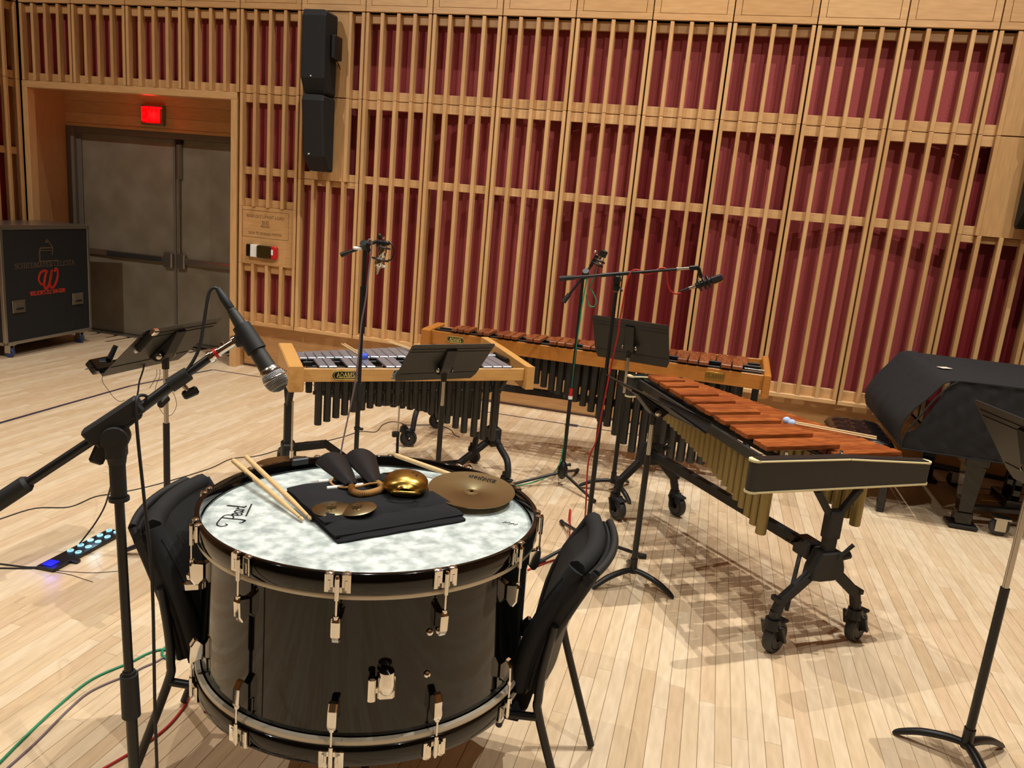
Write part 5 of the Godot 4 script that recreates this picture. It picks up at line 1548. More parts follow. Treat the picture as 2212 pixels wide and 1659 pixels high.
# ------------------------------------------------------------------ music stands
# base point, direction the desk faces (degrees, measured like a turn about y), tilt, height of the desk pivot, turn of the feet
func music_stand(label: String, base: Vector3, face: float, tilt: float, hc: float, feet: float, plate_w := 0.49) -> Node3D:
	var t := thing("music_stand", label, "music stand", base, 0.0, "black music stands")
	for k in 3:
		var a := deg_to_rad(feet + 120.0 * k)
		var d := Vector3(sin(a), 0, cos(a))
		part(t, "foot", MB.new().sweep(smooth([Vector3(0, 0.075, 0), d * 0.06 + Vector3(0, 0.072, 0), d * 0.14 + Vector3(0, 0.052, 0), d * 0.205 + Vector3(0, 0.02, 0), d * 0.225 + Vector3(0, 0.006, 0)], 5), [0.017, 0.018, 0.018, 0.0185, 0.019, 0.019, 0.019, 0.019, 0.019, 0.019, 0.019, 0.0185, 0.018, 0.0175, 0.017, 0.016, 0.014, 0.012, 0.009, 0.007, 0.005], 10, 0.62), M.black)
	part(t, "base_tube", MB.new().tube(Vector3(0, 0.06, 0), Vector3(0, 0.135, 0), 0.0185, 0.0185, 16).tube(Vector3(0, 0.12, 0), Vector3(0, 0.668, 0), 0.0145, 0.0145, 16), M.black)
	part(t, "inner_tube", MB.new().tube(Vector3(0, 0.665, 0), Vector3(0, hc - 0.04, 0), 0.0105, 0.0105, 16), M.steel)
	# desk in its own frame: x to the reader's right, y up the plate, z towards the reader
	var f := Transform3D(Basis(Vector3.UP, deg_to_rad(face)) * Basis(Vector3.RIGHT, -deg_to_rad(tilt)), Vector3(0, hc, 0))
	var hw := plate_w / 2
	var zp := 0.03
	var dk := MB.new()
	dk.xf = f
	dk.prism([Vector2(-hw + 0.015, -0.14), Vector2(hw - 0.015, -0.14), Vector2(hw, -0.10), Vector2(hw, 0.178), Vector2(hw - 0.012, 0.19), Vector2(-hw + 0.012, 0.19), Vector2(-hw, 0.178), Vector2(-hw, -0.10)], zp, zp + 0.0022)
	var plate := part(t, "desk", dk, M.desk)
	var rb := MB.new()
	rb.xf = f
	for y in [0.125, 0.15, -0.075]:
		rb.box(Vector3(-hw + 0.012, y - 0.0025, zp - 0.0025), Vector3(hw - 0.012, y + 0.0025, zp), 0.001)
	part(plate, "rib", rb, M.black)
	var lp := MB.new()
	lp.xf = f
	lp.box(Vector3(-hw + 0.015, -0.142, zp), Vector3(hw - 0.015, -0.1395, zp + 0.06), 0.0)
	lp.box(Vector3(-hw + 0.02, -0.142, zp + 0.058), Vector3(hw - 0.02, -0.127, zp + 0.060), 0.0)
	part(plate, "ledge", lp, M.desk)
	var br := MB.new()
	br.xf = f * Transform3D(Basis(Vector3(0, 0, 1), Vector3(0, 1, 0), Vector3(-1, 0, 0)), Vector3.ZERO)
	br.prism([Vector2(zp, 0.145), Vector2(zp - 0.012, 0.145), Vector2(zp - 0.045, 0.03), Vector2(zp - 0.052, -0.02), Vector2(zp - 0.035, -0.045), Vector2(zp, -0.06)], -0.03, 0.03, 0.004)
	part(t, "bracket", br, M.black)
	var kn := MB.new()
	kn.xf = f
	kn.tube(Vector3(-0.045, 0, 0), Vector3(0.045, 0, 0), 0.011, 0.011, 12)
	part(t, "pivot", kn, M.black)
	var kc := MB.new()
	kc.xf = f
	for s in [-1, 1]: kc.lathe([Vector2(0.0, 0.052), Vector2(0.012, 0.050), Vector2(0.0165, 0.045), Vector2(0.0165, 0.040), Vector2(0.0, 0.038)], 18, aim(Vector3.ZERO, Vector3(s, 0, 0)))
	part(t, "pivot_cap", kc, M.steel)
	part(t, "neck", MB.new().tube(Vector3(0, hc - 0.065, 0), Vector3(0, hc - 0.005, 0), 0.0155, 0.0155, 14), M.black)
	return t

func build_music_stands() -> void:
	var a := music_stand("black music stand with clamped gadget and thin wires near the flight case", Vector3(-2.300, 0, -2.875), 268, 46, 0.985, 160)
	music_stand("black music stand in front of the vibraphone", Vector3(-1.34, 0, -3.88), 226, 43, 0.870, 30)
	music_stand("black music stand in front of the marimba", Vector3(-0.458, 0, -4.84), 170, 30, 0.965, -82)
	music_stand("black music stand with steeply laid desk beside the xylophone", Vector3(-0.190, 0, -3.575), 125, 60, 0.885, 310)
	music_stand("black music stand standing before the covered piano", Vector3(1.067, 0, -2.715), 106, 36, 1.075, 250)
	# folder card lying on the desk beside the xylophone
	var fs := thing("music_folder", "dark blue-black folder on the desk beside the xylophone", "folder")
	fs.transform = Transform3D(Basis(Vector3.UP, deg_to_rad(125)) * Basis(Vector3.RIGHT, -deg_to_rad(60)), Vector3(-0.190, 0.885, -3.575))
	part(fs, "cover", MB.new().box(Vector3(-0.245, -0.137, 0.033), Vector3(-0.06, 0.10, 0.040), 0.001), M.towel)
	# card at the edge of the desk before the vibraphone
	var fc := thing("blue_card", "torn grey-blue card behind the desk before the vibraphone", "card")
	fc.transform = Transform3D(Basis(Vector3.UP, deg_to_rad(226)) * Basis(Vector3.RIGHT, -deg_to_rad(43)), Vector3(-1.34, 0.870, -3.88))
	part(fc, "sheet", MB.new().prism([Vector2(0.10, -0.136), Vector2(0.225, -0.136), Vector2(0.262, -0.125), Vector2(0.255, -0.105), Vector2(0.268, -0.085), Vector2(0.256, -0.062), Vector2(0.262, -0.04), Vector2(0.10, -0.03)], 0.0345, 0.0355), M.tag_blue)
	# gadget on the desk near the flight case
	var g := thing("clip_on_reader", "small black recorder and clamp fixed to the desk near the flight case", "recorder")
	g.transform = Transform3D(Basis(Vector3.UP, deg_to_rad(268)) * Basis(Vector3.RIGHT, -deg_to_rad(46)), Vector3(-2.300, 0.985, -2.875))
	part(g, "box", MB.new().box(Vector3(0.15, -0.155, 0.05), Vector3(0.262, -0.115, 0.11), 0.006), M.gloss_black)
	part(g, "stub", MB.new().tube(Vector3(0.17, -0.11, 0.09), Vector3(0.15, -0.06, 0.12), 0.012, 0.010, 10), M.black)
	part(g, "screw", MB.new().tube(Vector3(0.262, -0.14, 0.08), Vector3(0.285, -0.142, 0.08), 0.003, 0.003, 8), M.steel)
	var ad := thing("cable_adapter", "black plug box taped on the back of the desk near the flight case", "adapter")
	ad.transform = Transform3D(Basis(Vector3.UP, deg_to_rad(268)) * Basis(Vector3.RIGHT, -deg_to_rad(46)), Vector3(-2.300, 0.985, -2.875))
	part(ad, "body", MB.new().bar(Vector3(0.20, 0.06, 0.018), Vector3(0.215, 0.20, 0.018), 0.03, 0.02, 0.006), M.black_soft)
	part(ad, "clip", MB.new().box(Vector3(0.205, 0.185, 0.0), Vector3(0.235, 0.215, 0.02), 0.004), M.chrome)
	part(ad, "clip", MB.new().box(Vector3(0.195, 0.045, 0.01), Vector3(0.21, 0.062, 0.024), 0.003), M.white)

# ------------------------------------------------------------------ microphone stands
func tripod(t: Node, feet: Array, hub_y: float, r := 0.0095) -> void:
	part(t, "hub", MB.new().lathe([Vector2(0.0, hub_y - 0.055), Vector2(0.016, hub_y - 0.05), Vector2(0.036, hub_y - 0.02), Vector2(0.034, hub_y + 0.02), Vector2(0.022, hub_y + 0.055), Vector2(0.014, hub_y + 0.065), Vector2(0.0, hub_y + 0.065)], 18), M.black)
	part(t, "hub_knob", MB.new().tube(Vector3(0.02, hub_y + 0.045, 0), Vector3(0.048, hub_y + 0.05, -0.012), 0.008, 0.012, 10), M.black)
	for f in feet:
		var p: Vector3 = f
		var d := Vector3(p.x, 0, p.z).normalized()
		var lg := part(t, "leg", MB.new().tube(d * 0.02 + Vector3(0, hub_y - 0.01, 0), p + Vector3(0, 0.014, 0), r, r, 12), M.black)
		part(lg, "rubber_foot", MB.new().tube(p - d * 0.03 + Vector3(0, 0.018, 0), p + d * 0.012 + Vector3(0, 0.013, 0), 0.0125, 0.0135, 12), M.rubber)

func build_mic_stands() -> void:
	# --- vocal microphone on a boom stand, standing next to the drum
	var base := Vector3(-1.143, 0, -1.321)
	var t := thing("boom_stand", "black boom stand holding the vocal microphone beside the drum", "microphone stand", base, 0.0, "microphone stands")
	var up := Vector3(-0.040, 1.186, 0.0)
	var j := up * 0.50
	tripod(t, [Vector3(0.28, 0, 0.10), Vector3(-0.22, 0, 0.20), Vector3(-0.05, 0, -0.30)], 0.13)
	part(t, "lower_tube", MB.new().tube(up * 0.05, j, 0.0125, 0.0125, 18), M.black)
	part(t, "tube_clutch", MB.new().tube(j - up * 0.055, j + up * 0.035, 0.0205, 0.0195, 18).tube(j + up * 0.03, j + up * 0.042, 0.0155, 0.014, 18), M.black_matte)
	part(t, "upper_tube", MB.new().tube(j, up * 0.955, 0.0102, 0.0102, 18), M.black)
	part(t, "collar", MB.new().tube(up * 0.895, up * 0.965, 0.0165, 0.0165, 16).tube(up * 0.89, up * 0.897, 0.021, 0.021, 16).tube(up * 0.96, up * 0.985, 0.0175, 0.022, 16), M.black_matte)
	# boom axis
	var b0 := Vector3(-1.45, 1.010, -1.18) - base
	var bc := Vector3(-1.186, 1.212, -1.325) - base
	var b1 := Vector3(-1.038, 1.373, -1.442) - base
	var ax := (b1 - b0).normalized()
	var pc := bc + Vector3(0.0, 0.012, 0.0)
	var side := ax.cross(Vector3.UP).normalized()
	var nrm := side.cross(ax).normalized()
	part(t, "swivel", MB.new().lathe([Vector2(0.0, -0.024), Vector2(0.026, -0.022), Vector2(0.028, -0.018), Vector2(0.028, 0.018), Vector2(0.026, 0.022), Vector2(0.0, 0.024)], 24, aim(up + Vector3(0, 0.012, 0), side)).bar(up * 0.97, up + Vector3(0, 0.02, 0), 0.04, 0.046, 0.006, side), M.black_matte)
	part(t, "swivel_cap", MB.new().lathe([Vector2(0.011, 0.0235), Vector2(0.0105, 0.027), Vector2(0.0, 0.0275)], 20, aim(up + Vector3(0, 0.012, 0), -side)), M.wheel_grey)
	part(t, "swivel_lever", MB.new().bar(up + Vector3(-0.03, -0.005, 0.0), up + Vector3(-0.045, -0.05, 0.01), 0.022, 0.03, 0.005), M.black_matte)
	var blk := MB.new()
	blk.bar(pc - ax * 0.062 + nrm * 0.010, pc + ax * 0.070 + nrm * 0.010, 0.036, 0.038, 0.005, nrm)
	blk.bar(pc - ax * 0.055 - nrm * 0.014, pc + ax * 0.055 - nrm * 0.008, 0.028, 0.016, 0.004, nrm)
	var bk := part(t, "boom_clamp", blk, M.black_matte)
	part(bk, "maker_ring", MB.new().lathe([Vector2(0.0085, 0.0), Vector2(0.0108, 0.0), Vector2(0.0108, 0.0012), Vector2(0.0085, 0.0012)], 24, aim(pc + ax * 0.03 + nrm * 0.006 + side * -0.0182, -side)).lathe([Vector2(0.0035, 0.0), Vector2(0.0055, 0.0), Vector2(0.0055, 0.0012), Vector2(0.0035, 0.0012)], 20, aim(pc + ax * 0.03 + nrm * 0.006 + side * -0.0182, -side)), M.steel)
	part(bk, "clamp_screw", MB.new().tube(pc + ax * 0.095 - nrm * 0.018 - side * 0.01, pc + ax * 0.105 - nrm * 0.018 - side * 0.04, 0.0075, 0.0085, 12), M.black)
	part(t, "boom_rear", MB.new().tube(pc - ax * 0.25, pc - ax * 0.05, 0.0102, 0.0102, 16), M.black)
	part(t, "counterweight", MB.new().tube(pc - ax * 0.47, pc - ax * 0.215, 0.0185, 0.0185, 18).tube(pc - ax * 0.215, pc - ax * 0.208, 0.0185, 0.014, 18), M.rubber)
	var cp := pc + (b1 - pc) * 0.66
	part(t, "boom_front", MB.new().tube(pc + ax * 0.05, cp, 0.0118, 0.0118, 16).tube(cp, b1, 0.0088, 0.0088, 16), M.black)
	part(t, "boom_collar", MB.new().tube(cp - ax * 0.022, cp + ax * 0.024, 0.0165, 0.0155, 18), M.black_matte)
	var kk := part(t, "boom_knob", MB.new().tube(cp - nrm * 0.012, cp - nrm * 0.032, 0.005, 0.005, 10), M.steel)
	part(kk, "wing", MB.new().bar(cp - nrm * 0.034 - ax * 0.016, cp - nrm * 0.040 + ax * 0.018, 0.012, 0.020, 0.004, nrm), M.black)
	var tip := Vector3(-0.998, 1.408, -1.472) - base
	var tx := (tip - b1).normalized()
	part(t, "quick_release", MB.new().tube(b1 - tx * 0.004, b1 + tx * 0.004, 0.0145, 0.0145, 18).tube(b1 + tx * 0.004, b1 + tx * 0.022, 0.0115, 0.0115, 16).tube(b1 + tx * 0.022, tip, 0.0092, 0.0092, 16).tube(tip - tx * 0.004, tip + tx * 0.004, 0.0145, 0.0145, 18).box(b1 + tx * 0.028 + Vector3(-0.003, 0.008, -0.003), b1 + tx * 0.028 + Vector3(0.003, 0.018, 0.003), 0.001), M.chrome)
	part(t, "release_ring", MB.new().tube(b1 + tx * 0.010, b1 + tx * 0.017, 0.0122, 0.0122, 16), M.pull_red)
	# microphone, tilted down to the right
	var m := thing("vocal_microphone", "dark grey vocal microphone with silver mesh ball in a clip", "microphone")
	var tail := Vector3(-1.012, 1.470, -1.483)
	var head := Vector3(-0.915, 1.352, -1.478)
	var f := aim(tail, head - tail)
	m.transform = f
	var L := tail.distance_to(head)
	part(m, "body", MB.new().lathe([Vector2(0.0, 0.0), Vector2(0.0112, 0.0), Vector2(0.0118, 0.004), Vector2(0.0150, 0.05), Vector2(0.0180, L - 0.045), Vector2(0.0188, L - 0.018), Vector2(0.0195, L - 0.004), Vector2(0.0, L - 0.003)], 28), M.charcoal)
	part(m, "collar_ring", MB.new().lathe([Vector2(0.0195, L - 0.006), Vector2(0.0225, L - 0.002), Vector2(0.0240, L + 0.006), Vector2(0.0225, L + 0.009)], 32), M.steel)
	var gr := part(m, "grille", MB.new().lathe([Vector2(0.0225, L + 0.006), Vector2(0.0252, L + 0.016), Vector2(0.0255, L + 0.022), Vector2(0.0250, L + 0.027), Vector2(0.0225, L + 0.037), Vector2(0.0165, L + 0.045), Vector2(0.008, L + 0.0495), Vector2(0.0, L + 0.0505)], 40), M.charcoal)
	var wires := MB.new()
	for k in 40:
		var a := TAU * k / 40
		for s in [-1, 1]:
			var pts := []
			for q in 7:
				var v := q / 6.0
				var rr: float = [0.0228, 0.0248, 0.0256, 0.0255, 0.0245, 0.0222, 0.017][q]
				var yy: float = [0.008, 0.014, 0.020, 0.025, 0.031, 0.038, 0.0448][q]
				var aa: float = a + s * v * 0.55
				pts.append(Vector3(cos(aa) * rr, L + yy, sin(aa) * rr))
			wires.sweep(pts, 0.00055, 4)
	part(gr, "wire_mesh", wires, M.mesh_grey)
	part(gr, "mesh_band", MB.new().lathe([Vector2(0.0250, L + 0.019), Vector2(0.0262, L + 0.0205), Vector2(0.0262, L + 0.0235), Vector2(0.0250, L + 0.025)], 40), M.steel)
	part(m, "plug", MB.new().lathe([Vector2(0.0, -0.062), Vector2(0.0060, -0.062), Vector2(0.0075, -0.050), Vector2(0.0095, -0.040), Vector2(0.0097, -0.010), Vector2(0.0085, -0.008), Vector2(0.0102, -0.006), Vector2(0.0102, 0.0)], 20), M.black_matte)
	var cl := MB.new()
	cl.lathe([Vector2(0.0175, 0.035), Vector2(0.0200, 0.035), Vector2(0.0222, 0.10), Vector2(0.0195, 0.10)], 24)
	var cl_inv := f.affine_inverse()
	cl.bar(cl_inv * (tip + base), Vector3(0, 0.068, 0), 0.026, 0.028, 0.005)
	part(m, "clip", cl, M.black_matte)

	# --- condenser in a cradle over the vibraphone
	var v := thing("condenser_stand", "black stand holding a silver condenser microphone over the vibraphone", "microphone stand", Vector3(-1.705, 0, -3.6), 0.0, "microphone stands")
	tripod(v, [Vector3(0.25, 0, 0.12), Vector3(-0.24, 0, 0.14), Vector3(0.0, 0, -0.30)], 0.13)
	part(v, "lower_tube", MB.new().tube(Vector3(0, 0.08, 0), Vector3(0, 0.76, 0), 0.0125, 0.0125, 14), M.black)
	part(v, "tube_clutch", MB.new().tube(Vector3(0, 0.70, 0), Vector3(0, 0.80, 0), 0.018, 0.017, 16), M.black_matte)
	part(v, "cable_strap", MB.new().tube(Vector3(0, 0.545, 0), Vector3(0, 0.56, 0), 0.0165, 0.0165, 14).box(Vector3(0.01, 0.545, -0.006), Vector3(0.034, 0.56, 0.006), 0.003), M.black)
	part(v, "upper_tube", MB.new().tube(Vector3(0, 0.78, 0), Vector3(0, 1.49, 0), 0.010, 0.010, 14).tube(Vector3(0, 1.06, 0), Vector3(0, 1.30, 0), 0.0165, 0.0165, 14), M.black)
	part(v, "boom", MB.new().tube(Vector3(-0.100, 1.452, 0.045), Vector3(0.055, 1.532, -0.025), 0.009, 0.009, 14).tube(Vector3(-0.108, 1.448, 0.049), Vector3(-0.085, 1.460, 0.038), 0.0125, 0.0125, 14), M.black)
	part(v, "swivel", MB.new().tube(Vector3(0.0, 1.48, -0.022), Vector3(0.0, 1.52, 0.02), 0.02, 0.02, 14), M.black)
	part(v, "boom_lever", MB.new().tube(Vector3(-0.012, 1.488, 0.012), Vector3(-0.050, 1.488, 0.025), 0.008, 0.010, 10), M.white)
	var cm := thing("condenser_microphone", "silver condenser microphone hanging in an elastic cradle", "microphone", Vector3(-1.705, 0, -3.6))
	var ct := Vector3(0.082, 1.515, -0.038)
	var cb := Vector3(0.066, 1.418, -0.030)
	part(cm, "body", MB.new().lathe([Vector2(0.0, 0.0), Vector2(0.021, 0.002), Vector2(0.023, 0.02), Vector2(0.023, 0.065), Vector2(0.021, 0.069), Vector2(0.023, 0.073), Vector2(0.0235, 0.10), Vector2(0.020, 0.108), Vector2(0.0, 0.11)], 24, aim(ct, cb - ct)), M.chrome)
	part(cm, "nose", MB.new().lathe([Vector2(0.019, 0.105), Vector2(0.010, 0.125), Vector2(0.007, 0.15), Vector2(0.0, 0.152)], 16, aim(ct, cb - ct)), M.steel)
	for r in [[0.035, 0.012], [0.04, 0.075]]:
		part(cm, "cradle_ring", MB.new().sweep(ring_points(ct + (cb - ct).normalized() * r[1], (cb - ct).normalized(), r[0]), 0.004, 8), M.black)
	part(cm, "cradle_bow", MB.new().sweep(smooth([ct + Vector3(0.02, 0.018, -0.01), ct + Vector3(0.042, 0.0, -0.012), ct + Vector3(0.052, -0.035, -0.014), ct + Vector3(0.040, -0.068, -0.012), ct + Vector3(0.022, -0.074, -0.01)]), 0.004, 8), M.black)
	part(cm, "cradle_clamp", MB.new().box(ct + Vector3(-0.035, -0.002, -0.012), ct + Vector3(0.03, 0.022, 0.02), 0.006).ball(ct + Vector3(-0.022, 0.040, 0.005), Vector3(0.010, 0.016, 0.010), 12, 8), M.black)
	part(cm, "cradle_screw", MB.new().ball(ct + Vector3(0.002, 0.034, 0.01), Vector3(0.008, 0.008, 0.008), 10, 8), M.chrome)
	part(cm, "cable_plug", MB.new().tube(cb + Vector3(0.005, -0.012, 0), cb + Vector3(0.034, -0.010, -0.006), 0.006, 0.007, 10), M.white)

	# --- stand with green cable behind
	var g := thing("condenser_stand", "black stand with green cable in front of the marimba", "microphone stand", Vector3(-0.79, 0, -4.79), 0.0, "microphone stands")
	tripod(g, [Vector3(-0.30, 0, 0.19), Vector3(0.25, 0, 0.21), Vector3(0.05, 0, -0.32)], 0.10)
	part(g, "lower_tube", MB.new().tube(Vector3(0, 0.06, 0), Vector3(0, 0.60, 0), 0.0125, 0.0125, 14), M.black)
	part(g, "paper_band", MB.new().tube(Vector3(0, 0.59, 0), Vector3(0, 0.61, 0), 0.014, 0.014, 14), M.white)
	part(g, "red_band", MB.new().tube(Vector3(0, 0.61, 0), Vector3(0, 0.66, 0), 0.0115, 0.0115, 14), M.pull_red)
	part(g, "upper_tube", MB.new().tube(Vector3(0, 0.60, 0), Vector3(0, 1.40, 0), 0.0095, 0.0095, 14), M.black)
	part(g, "boom", MB.new().tube(Vector3(-0.075, 1.255, 0.015), Vector3(0.045, 1.455, -0.012), 0.008, 0.008, 12), M.black)
	part(g, "counterweight", MB.new().tube(Vector3(-0.104, 1.208, 0.021), Vector3(-0.072, 1.262, 0.014), 0.0155, 0.0135, 14), M.rubber)
	part(g, "swivel", MB.new().tube(Vector3(0.015, 1.375, -0.024), Vector3(0.015, 1.415, 0.02), 0.020, 0.020, 14), M.black)
	var gm := thing("condenser_microphone", "black and chrome condenser microphone on the green-cabled stand", "microphone", Vector3(-0.79, 0, -4.79))
	part(gm, "body", MB.new().lathe([Vector2(0.0, 0.0), Vector2(0.018, 0.0), Vector2(0.02, 0.01), Vector2(0.02, 0.06), Vector2(0.0, 0.062)], 20, aim(Vector3(0.078, 1.455, -0.01), Vector3(0.35, 0.9, -0.05))), M.chrome)
	part(gm, "grille", MB.new().lathe([Vector2(0.021, 0.058), Vector2(0.024, 0.064), Vector2(0.024, 0.095), Vector2(0.018, 0.10), Vector2(0.0, 0.10)], 20, aim(Vector3(0.078, 1.455, -0.01), Vector3(0.35, 0.9, -0.05))), M.black)
	for r in [0.005, 0.03]:
		part(gm, "cradle_ring", MB.new().sweep(ring_points(Vector3(0.078, 1.455, -0.01) + Vector3(0.35, 0.9, -0.05).normalized() * r, Vector3(0.35, 0.9, -0.05).normalized(), 0.032), 0.006, 8), M.black)
	part(gm, "plug", MB.new().tube(Vector3(0.076, 1.455, -0.01), Vector3(0.070, 1.40, -0.008), 0.0085, 0.0075, 12), M.steel)
	part(gm, "clamp", MB.new().bar(Vector3(0.035, 1.44, -0.01), Vector3(0.07, 1.52, -0.012), 0.016, 0.02, 0.004), M.black)
	part(gm, "clamp_screw", MB.new().ball(Vector3(0.058, 1.535, -0.008), Vector3(0.01, 0.009, 0.009), 10, 8), M.chrome)

	# --- long boom with red cable
	var r := thing("boom_stand", "black boom stand with red cable and gold-grilled microphone", "microphone stand", Vector3(-0.46, 0, -3.786), 0.0, "microphone stands")
	tripod(r, [Vector3(-0.195, 0, -0.36), Vector3(-0.20, 0, 0.20), Vector3(0.30, 0, -0.11)], 0.115)
	part(r, "lower_tube", MB.new().tube(Vector3(0, 0.05, 0), Vector3(0, 0.80, 0), 0.0125, 0.0125, 14), M.black)
	part(r, "tube_clutch", MB.new().tube(Vector3(0, 0.74, 0), Vector3(0, 0.80, 0), 0.0175, 0.0175, 14), M.black_matte)
	part(r, "upper_tube", MB.new().tube(Vector3(0, 0.78, 0), Vector3(0.004, 1.40, 0), 0.0098, 0.0098, 14), M.black)
	part(r, "tube_ring", MB.new().tube(Vector3(0.004, 1.395, 0), Vector3(0.004, 1.402, 0), 0.0125, 0.0125, 14), M.steel)
	part(r, "swivel", MB.new().bar(Vector3(0.004, 1.40, 0), Vector3(0.004, 1.478, 0), 0.026, 0.03, 0.006).tube(Vector3(0.004, 1.455, -0.022), Vector3(0.004, 1.455, 0.024), 0.017, 0.017, 16), M.black)
	part(r, "swivel_lever", MB.new().tube(Vector3(0.018, 1.425, 0.005), Vector3(0.036, 1.405, 0.012), 0.0035, 0.005, 8), M.black)
	var p0 := Vector3(-0.274, 1.434, 0.033)
	var p1 := Vector3(0.300, 1.538, -0.036)
	var bx := (p1 - p0).normalized()
	part(r, "boom", MB.new().tube(p0 + bx * 0.06, p1, 0.0068, 0.0068, 12).tube(p0 + bx * 0.20, p0 + bx * 0.36, 0.0095, 0.0095, 12), M.black)
	part(r, "counterweight", MB.new().tube(p0, p0 + bx * 0.075, 0.0125, 0.0115, 14), M.rubber)
	part(r, "boom_tip", MB.new().tube(p1 - bx * 0.02, p1 + bx * 0.036, 0.0075, 0.0075, 12).tube(p1 - bx * 0.024, p1 - bx * 0.018, 0.0105, 0.0105, 12), M.steel)
	part(r, "tip_joint", MB.new().bar(p1 + bx * 0.034, p1 + bx * 0.082, 0.02, 0.022, 0.004), M.black)
	var rm := thing("condenser_microphone", "black side microphone with gold grille on the long boom", "microphone", Vector3(-0.46, 0, -3.786))
	var ma := Vector3(0.402, 1.476, -0.046)
	var md := Vector3(0.108, 0.052, -0.012).normalized()
	part(rm, "body", MB.new().lathe([Vector2(0.0, -0.030), Vector2(0.012, -0.030), Vector2(0.016, -0.02), Vector2(0.017, 0.045), Vector2(0.0, 0.046)], 20, aim(ma, md)), M.black)
	part(rm, "grille", MB.new().bar(ma + md * 0.045, ma + md * 0.10, 0.040, 0.030, 0.004), M.black_matte)
	part(rm, "gold_screen", MB.new().bar(ma + md * 0.050 + Vector3(0.008, -0.017, 0.0), ma + md * 0.098 + Vector3(0.008, -0.017, 0.0), 0.034, 0.004, 0.001), M.amp_gold)
	for s in [-0.012, 0.012, 0.032]:
		part(rm, "cradle_ring", MB.new().sweep(ring_points(ma + md * s, md, 0.029), 0.0055, 8), M.black)
	part(rm, "cradle_arm", MB.new().bar(p1 + bx * 0.078, ma + md * 0.005 + Vector3(-0.01, 0.026, 0), 0.012, 0.018, 0.003), M.black)
	part(rm, "plug", MB.new().tube(ma - md * 0.03, ma - md * 0.062, 0.009, 0.0085, 12), M.steel)
	part(rm, "plug_boot", MB.new().tube(ma - md * 0.062, ma - md * 0.105, 0.0085, 0.0045, 12), M.black)

func ring_points(c: Vector3, n: Vector3, r: float, k := 20) -> Array:
	var f := aim(c, n)
	var out := []
	for i in k + 1:
		var a := TAU * i / k
		out.append(f * Vector3(cos(a) * r, 0, sin(a) * r))
	return out

